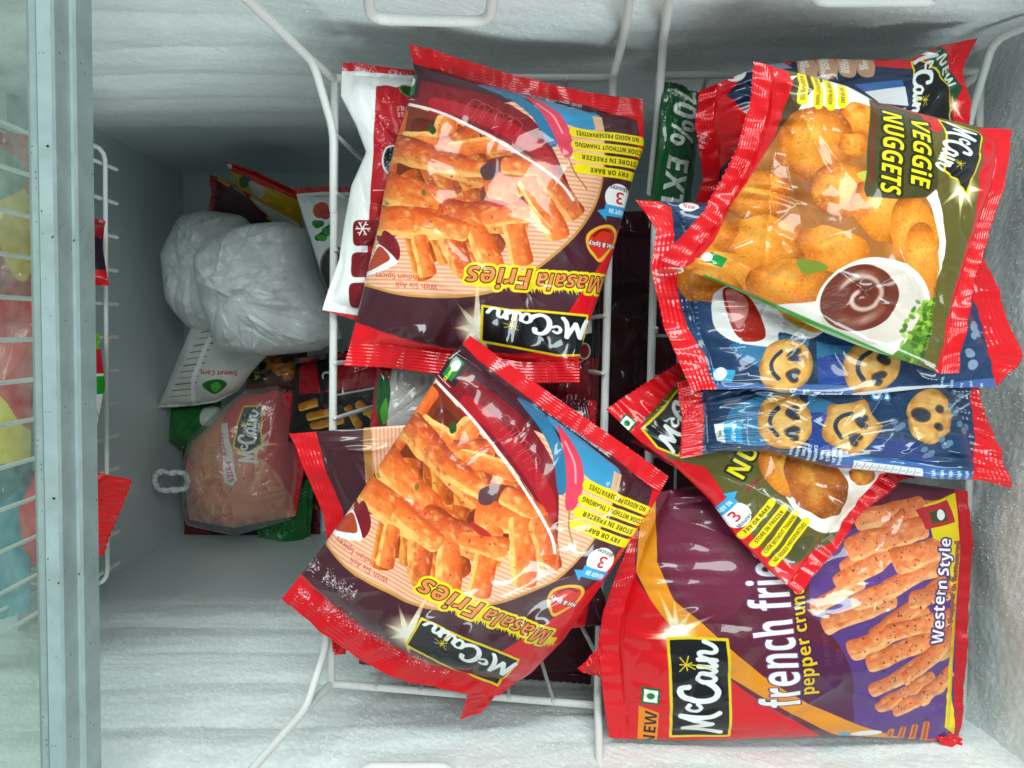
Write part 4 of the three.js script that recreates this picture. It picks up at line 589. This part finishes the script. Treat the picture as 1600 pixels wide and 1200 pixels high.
bag({ name: 'nuggets_bag', label: 'olive and red bag of veggie nuggets with yellow lettering, topmost on the right-hand heap', group: HEAP, base: '#615a24', art: veggie, A: [1178, 97, 1172, 165, 1152, 232, 1100, 330, 1034, 406], B: [1588, 201, 1572, 290, 1548, 350, 1528, 420, 1512, 480, 1500, 583], L: [1256, 117, 1320, 136, 1362, 160, 1468, 186, 1540, 200], R: [1120, 440, 1200, 476, 1290, 520, 1360, 547, 1440, 573, 1470, 584], y: [0.628, 0.622, 0.618, 0.645], bulge: 0.026, sealA: 0.07, sealB: 0.06, seed: 9.4, crumple: 1.15, ns: 190, nt: 200 });
// folded-out corners of sealed ends: quads a, b, c, d of [px, py, height]
const sealMat = new THREE.MeshPhysicalMaterial({ color: RED, roughness: 0.36, specularIntensity: 0.45, clearcoat: 0.7, clearcoatRoughness: 0.06, side: THREE.DoubleSide });
function flap(parent, a, b, c, d, seed) {
  const [A, B, C, D] = [a, b, c, d].map((p) => at(...p).sub(parent.position));
  addMesh('seal_corner', grid(36, 24, (u, v) => { const p = A.clone().lerp(B, u).lerp(D.clone().lerp(C, u), v); p.y += 0.0005 * Math.sin(v * 40) + 0.004 * N(u * 2.2, v * 2, seed) + 0.0016 * Math.abs(N(u * 6, v * 5, seed + 2)); return p; }), sealMat, parent);
}
flap(slanted, [734, 1074, 0.539], [806, 1048, 0.542], [752, 1112, 0.527], [719, 1124, 0.526], 3.3);
flap(purple, [1462, 1150, 0.549], [1503, 1152, 0.549], [1501, 1198, 0.552], [1486, 1184, 0.549], 5.1);
flap(purple, [938, 1008, 0.54], [945, 1060, 0.54], [926, 1056, 0.536], [902, 1044, 0.534], 7.7);
flap(under, [516, 990, 0.518], [545, 1000, 0.518], [540, 1022, 0.516], [523, 1022, 0.515], 9.2);
// ------------------------------------------------------------------ packets lower down in the baskets
const small = { ns: 70, nt: 70, sealRows: 14, folds: 14, res: 2200 };
bag({ ...small, name: 'food_packet', label: 'pale grey packet with a green oval, in the gap between the two maroon fries bags', category: 'food packet', base: '#c9cac8', art: (c) => { poly(c, '#a81a24', [560, 560, 612, 570, 604, 690, 560, 690]); blob(c, '#1c5a2c', [592, 590, 604, 586, 612, 610, 606, 650, 596, 664, 588, 630]); blob(c, '#4f9a3a', [596, 640, 606, 620, 608, 650, 600, 662]); poly(c, '#a81a24', [700, 560, 740, 560, 740, 700, 706, 700]); }, A: [590, 566, 660, 572, 740, 585], B: [575, 690, 650, 692, 740, 690], y: [0.475, 0.48], bulge: 0.012 });
bag({ ...small, name: 'food_packet', label: 'dark red packet beneath the upright maroon fries bag beside the basket rail', category: 'food packet', base: '#6a141c', art: (c) => { text(c, 'TO', 893, 620, 14, 185, '#b99', { fam: 'serif' }); poly(c, '#14181a', [898, 470, 936, 470, 934, 560, 900, 556]); poly(c, '#dfe5df', [912, 488, 924, 486, 924, 520, 912, 522]); ell(c, '#7c1a20', 912, 548, 9, 12, 0, '#ccc', 2); }, A: [840, 460, 938, 462], B: [830, 650, 934, 655], y: [0.47, 0.465], bulge: 0.012 });
bag({ ...small, name: 'food_packet', label: 'maroon packet with a white box and narrow red seal, under the slanting fries bag', category: 'food packet', base: '#4a1a22', art: (c) => { poly(c, '#c01824', [918, 610, 940, 610, 936, 720, 922, 720]); poly(c, '#dfe2df', [888, 640, 908, 642, 916, 668, 896, 660]); poly(c, '#2a6a3a', [892, 646, 902, 648, 906, 660, 896, 656]); for (let i = 0; i < 4; i++) line(c, '#ddd', 1, [904 + i * 4, 636, 912 + i * 4, 690], false); }, A: [820, 622, 932, 626], B: [830, 730, 930, 735], y: [0.485, 0.48], bulge: 0.01 });
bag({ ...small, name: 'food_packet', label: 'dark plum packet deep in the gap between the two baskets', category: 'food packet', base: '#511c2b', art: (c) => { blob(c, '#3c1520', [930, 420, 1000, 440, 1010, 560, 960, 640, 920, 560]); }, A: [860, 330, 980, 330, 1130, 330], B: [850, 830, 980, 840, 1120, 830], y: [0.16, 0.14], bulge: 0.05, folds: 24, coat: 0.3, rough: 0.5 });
bag({ ...small, name: 'fries_bag', label: 'maroon bag low in the middle basket with yellow stripes by the rail', category: 'food bag', base: MAROON, art: (c) => { for (let i = 0; i < 5; i++) { line(c, '#c8b010', 12, [886 + i * 17, 900, 884 + i * 17, 966], false); text(c, 'IN FREEZER', 885 + i * 17, 940, 9, 92, '#2a1c08'); } poly(c, '#8a1420', [500, 1066, 960, 1090, 960, 1140, 500, 1140]); }, A: [575, 860, 750, 855, 948, 860], B: [560, 1040, 740, 1058, 922, 1066], y: [0.45, 0.42], bulge: 0.02, sealA: 0.05, sealB: 0.06, coat: 0.4 });
bag({ ...small, name: 'food_packet', label: 'crimson packet showing under the corner of the lower nuggets bag', category: 'food packet', base: '#a0121c', art: (c) => { for (let i = 0; i < 6; i++) line(c, '#c87078', 1, [1380, 755 + i * 5, 1420, 752 + i * 5], false); }, A: [985, 690, 1040, 665], B: [1330, 760, 1440, 745], L: [1080, 745, 1200, 760], R: [1200, 690], y: [0.545, 0.545, 0.552, 0.552], bulge: 0.006 });
// ------------------------------------------------------------------ pile on the freezer floor
const PILE = 'packets piled on the freezer floor';
const fogBag = new THREE.MeshPhysicalMaterial({ color: new THREE.Color(0.76, 0.80, 0.81), roughness: 0.3, clearcoat: 0.5, clearcoatRoughness: 0.2, bumpMap: rep(filmTex, 2.2), bumpScale: 0.0026 });
bag({ ...small, ns: 100, nt: 100, name: 'plastic_bag', label: 'whitish plastic carrier bag slumped against the step wall', category: 'plastic bag', group: PILE, mat: fogBag, A: [284, 338, 330, 330, 390, 336], B: [296, 512, 350, 524, 410, 520], L: [262, 400, 268, 470], R: [420, 430], y: [0.02], bulge: 0.07, sealA: 0, sealB: 0, square: 0.4, crumple: 2.4, folds: 70 });
bag({ ...small, ns: 120, nt: 120, name: 'plastic_bag', label: 'bulging whitish plastic bag on top of the floor pile', category: 'plastic bag', group: PILE, mat: fogBag, A: [330, 368, 400, 352, 450, 348, 482, 360], B: [346, 546, 420, 556, 500, 548, 534, 528], L: [313, 405, 326, 480], R: [496, 430, 528, 500], y: [0.10], bulge: 0.085, sealA: 0, sealB: 0, square: 0.4, crumple: 2.8, folds: 90 });
bag({ ...small, name: 'food_packet', label: 'maroon packet with a red end leaning in the back corner of the pit', category: 'food packet', group: PILE, base: '#3a1520', art: (c) => { poly(c, '#b01820', [310, 260, 332, 268, 334, 340, 314, 340]); poly(c, '#d8a01c', [340, 272, 366, 286, 360, 294, 336, 280]); text(c, 'FREEZER', 380, 300, 9, 30, '#caa'); }, A: [326, 272, 331, 300, 326, 334], B: [452, 318, 470, 350, 440, 372], y: [0.04, 0.03, 0.05, 0.0], bulge: 0.02 });
bag({ ...small, name: 'food_packet', label: 'yellow packet with a red top edge standing against the back wall', category: 'food packet', group: PILE, base: '#c8a014', art: (c) => { poly(c, '#c4141e', [340, 240, 366, 246, 420, 268, 474, 294, 470, 314, 410, 290, 350, 262]); poly(c, '#eee', [357, 257, 364, 258, 364, 265, 356, 264]); blob(c, '#35602a', [376, 280, 390, 276, 396, 290, 380, 294]); blob(c, '#b8aeb4', [392, 286, 412, 292, 420, 306, 404, 312]); poly(c, '#dcdcd8', [388, 306, 470, 350, 470, 372, 440, 360]); poly(c, '#b01820', [380, 298, 394, 304, 390, 312, 376, 306]); }, A: [352, 252, 400, 268, 466, 300], B: [384, 318, 430, 350, 476, 374], y: [0.09, 0.10, 0.03, 0.05], bulge: 0.016 });
bag({ ...small, name: 'food_packet', label: 'white packet with a red seal and printed tomato and lettuce, beside the back wall', category: 'food packet', group: PILE, base: '#e0e3e1', art: (c) => { poly(c, '#b81620', [440, 280, 640, 280, 640, 300, 500, 299, 456, 303]); line(c, '#444', 1, [492, 306, 560, 306], false); ell(c, '#c03a20', 504, 330, 13, 13); ell(c, '#a82a18', 512, 336, 9, 9); for (let i = 0; i < 14; i++) ell(c, ['#1f7a2a', '#3a9a3a', '#155a20'][i % 3], 496 + (i * 17 % 30), 350 + (i * 11 % 24), 7, 5); ell(c, '#1a1d20', 522, 420, 22, 34, 0.2, '#777', 3); }, A: [460, 293, 520, 291, 620, 298], B: [524, 490, 560, 500, 640, 500], L: [474, 340, 500, 420], y: [0.16, 0.15], bulge: 0.02 });
bag({ ...small, name: 'food_packet', label: 'white sweet corn packet with small print and a green emblem', category: 'food packet', group: PILE, base: '#d3d5d0', art: (c) => { for (let i = 0; i < 11; i++) line(c, '#77736c', 1.1 + (i % 3) * 0.5, [266 + i * 5, 620 - i * 10, 304 + i * 4, 616 - i * 10], false); line(c, '#eef0ee', 7, [302, 634, 308, 590, 330, 530]); text(c, 'Sweet Corn', 346, 581, 10, 182, '#b02a3a'); blob(c, '#176a28', [322, 600, 336, 592, 352, 592, 358, 600, 346, 612, 336, 614]); blob(c, '#4fae3a', [336, 600, 346, 596, 350, 604, 340, 612]); }, A: [247, 637, 300, 634, 340, 628, 374, 608], B: [302, 504, 350, 520, 424, 548], L: [272, 575], R: [398, 576], y: [-0.03, 0.0, 0.04, 0.05], bulge: 0.018, sealA: 0.03, sealB: 0 });
bag({ ...small, name: 'food_packet', label: 'bright green packet between the sweet corn packet and the wrapped fries', category: 'food packet', group: PILE, base: '#0f6424', art: (c) => { blob(c, '#b8c4bc', [318, 640, 340, 636, 342, 656, 322, 664]); }, A: [268, 634, 310, 630, 346, 626], B: [264, 690, 300, 708, 340, 690], y: [-0.055], bulge: 0.02 });
bag({ ...small, name: 'food_packet', label: 'brown snack packet peeping from under the bulging white bag', category: 'food packet', group: PILE, base: '#4a2a14', art: (c) => { for (let i = 0; i < 5; i++) nugget(c, 420 + i * 18, 565 + (i * 7 % 15), 16, 11, i, 300 + i, ['#c8813a', '#a85c20', '#6a3410']); poly(c, '#1c1a12', [398, 560, 420, 566, 416, 600, 390, 600]); text(c, 'ZZA', 404, 582, 12, 80, '#a89a2c'); }, A: [386, 556, 480, 545], B: [384, 616, 480, 610], y: [0.0], bulge: 0.02 });
bag({ ...small, name: 'food_packet', label: 'black and red packet printed with fries, under the left rail of the middle basket', category: 'food packet', group: PILE, base: '#1f1216', art: (c) => { poly(c, '#a01620', [466, 560, 640, 540, 640, 596, 470, 616]); poly(c, '#1a1416', [492, 556, 520, 548, 530, 600, 506, 612]); text(c, 'C', 514, 585, 20, 80, '#ccc'); line(c, '#d8c8c4', 3, [525, 616, 625, 598], false); for (const [a, b, d, e] of [[484, 650, 530, 638], [490, 664, 540, 652], [548, 632, 566, 664], [564, 626, 590, 650], [572, 640, 606, 632], [470, 636, 500, 626]]) fry(c, a, b, d, e, 13, Math.round(a), ['#f0c040', '#d8902a', '#c07018', '#7c4010'], ['#7a4010']); }, A: [462, 560, 540, 548, 650, 548], B: [450, 690, 540, 700, 650, 700], y: [0.03], bulge: 0.03 });
bag({ ...small, name: 'food_packet', label: 'dark red packet lying flat at the bottom of the pile', category: 'food packet', group: PILE, base: '#5a1018', art: (c) => { poly(c, '#15161c', [330, 800, 420, 800, 420, 840, 330, 836]); }, A: [286, 700, 288, 838], B: [500, 700, 500, 845], y: [-0.10], bulge: 0.012 });
bag({ ...small, name: 'food_packet', label: 'crumpled green packet at the foot of the wrapped fries', category: 'food packet', group: PILE, base: '#136a2a', art: (c) => { frostSpecks(c, 12, 60, 400, 836, 450, 830, 8); }, A: [398, 806, 404, 842, 440, 846], B: [490, 740, 488, 800, 482, 858], y: [-0.075, -0.085, -0.05, -0.09], bulge: 0.02, crumple: 2 });
bag({ ...small, ns: 110, nt: 110, name: 'fries_packet', label: 'red fries packet wrapped inside a clear plastic bag, on the floor pile', category: 'food packet', group: PILE, base: '#dd8a66', art: (c) => {
  for (let i = 0; i < 30; i++) { const g = rngOf(500 + i), x = 300 + 150 * g(), y = 690 + 130 * g(); fry(c, x, y, x + 34 * (g() - 0.5), y + 40 * g(), 15, 520 + i, ['#efb08a', '#e68f66', '#da744e', '#b8543a'], ['#8a3a20']); }
  poly(c, '#d0202e', [360, 600, 470, 590, 500, 700, 480, 830, 456, 800, 440, 740, 420, 715, 372, 690, 352, 650]); burst(c, 408, 690, 40, 31, 9);
  logo(c, [383, 636, 412, 634, 416, 690, 398, 702, 376, 694], [378, 722], [378, 640], [414, 720], { lw: 2.5 });
  poly(c, '#e8e0da', [354, 660, 364, 658, 384, 742, 376, 752, 364, 746]); text(c, 'FRENCH', 358, 690, 11, 78, '#b8323a', { sx: 0.8 }); text(c, 'FRIES', 372, 730, 12, 78, '#c01824'); text(c, 'MASALA', 346, 720, 14, 78, '#c06a3a', { strokes: [['#d8a078', 2]] });
}, A: [300, 690, 290, 745, 296, 812], B: [452, 604, 470, 660, 474, 740, 462, 806], L: [380, 618], R: [370, 824], y: [-0.02, -0.03, 0.0, -0.02], bulge: 0.05, sealA: 0, sealB: 0.08, crumple: 1.6 });
const clearFilm = new THREE.MeshPhysicalMaterial({ color: new THREE.Color(0.93, 0.94, 0.94), roughness: 0.2, transmission: 0.9, thickness: 0, bumpMap: rep(filmTex, 1.8), bumpScale: 0.002 });
bag({ ...small, ns: 110, nt: 110, single: true, name: 'clear_bag', label: 'clear plastic bag drawn over the red fries packet', category: 'plastic bag', group: PILE, mat: clearFilm, A: [296, 684, 284, 745, 291, 820], B: [440, 594, 458, 660, 466, 740, 455, 812], L: [345, 640, 388, 606], R: [370, 836], y: [-0.016, -0.026, 0.006, -0.014], bulge: 0.062, sealA: 0, sealB: 0, crumple: 2.2, folds: 50 });
// ------------------------------------------------------------------ packets in the basket under the lid
const LIDB = 'packets in the basket under the lid';
bag({ ...small, name: 'food_packet', label: 'red and plum packet at the back of the basket under the lid', category: 'food packet', group: LIDB, base: '#c4121c', art: (c) => { blob(c, '#2c1a2c', [-60, 370, 100, 360, 150, 360, 166, 410, 140, 420, 80, 400]); blob(c, '#8a1420', [100, 330, 160, 350, 170, 380, 150, 372]); blob(c, '#b8a060', [-40, 300, 30, 310, 40, 400, -20, 430]); }, A: [-90, 290, 60, 316, 164, 345], B: [-90, 440, 80, 444, 170, 446], R: [160, 385], y: [0.41], bulge: 0.03 });
bag({ ...small, name: 'food_packet', label: 'packet banded in green, red and white under the lid', category: 'food packet', group: LIDB, base: '#d8dcd6', art: (c) => { poly(c, '#5a9a1c', [-100, 500, 200, 516, 200, 546, -100, 546]); poly(c, '#b81822', [-100, 546, 200, 546, 200, 584, -100, 584]); poly(c, '#128a1c', [-100, 588, 200, 588, 200, 616, -100, 616]); for (let i = 0; i < 8; i++) line(c, '#888', 1, [100 + i * 9, 620, 120 + i * 6, 690], false); }, A: [-90, 516, 154, 520], B: [-90, 690, 148, 688], R: [164, 600], y: [0.405], bulge: 0.02 });
bag({ ...small, name: 'food_packet', label: 'red packet whose sealed end pokes out through the basket under the lid', category: 'food packet', group: LIDB, base: '#d8141c', A: [206, 750, 188, 795, 160, 868], B: [-90, 730, -90, 800, -90, 900], L: [150, 738], R: [140, 876], y: [0.425], bulge: 0.026, sealA: 0.14 });
bag({ ...small, name: 'food_packet', label: 'red bag with yellow and teal patches seen through the clouded glass', category: 'food packet', group: LIDB, base: '#c83030', art: (c) => { blob(c, '#d8c23a', [-80, 620, 0, 610, 26, 650, 36, 720, -40, 760]); blob(c, '#2c6a70', [-90, 740, 30, 720, 46, 740, 10, 800, -90, 830]); blob(c, '#2f8a9c', [0, 800, 60, 760, 60, 980, -90, 980]); blob(c, '#d84a4a', [-60, 540, 26, 538, 12, 600, -20, 640]); }, A: [-110, 470, 0, 462, 52, 470], B: [-110, 965, 0, 968, 46, 955], y: [0.44], bulge: 0.035 });
bag({ ...small, name: 'food_packet', label: 'brown and red packet seen through the clouded glass by the back wall', category: 'food packet', group: LIDB, base: '#9a3a30', art: (c) => { blob(c, '#b89a3a', [0, 260, 36, 300, 40, 420, 20, 430, 10, 340]); poly(c, '#c83a3a', [34, 210, 60, 212, 60, 400, 46, 400]); blob(c, '#5a6a58', [-60, 240, 20, 240, 30, 300, -40, 330]); }, A: [-110, 210, 0, 206, 50, 212], B: [-110, 462, 0, 466, 54, 462], y: [0.445], bulge: 0.03 });
scene.traverse((o) => { if (o.isMesh) { o.castShadow = true; o.receiveShadow = true; } });
renderer.render(scene, camera);
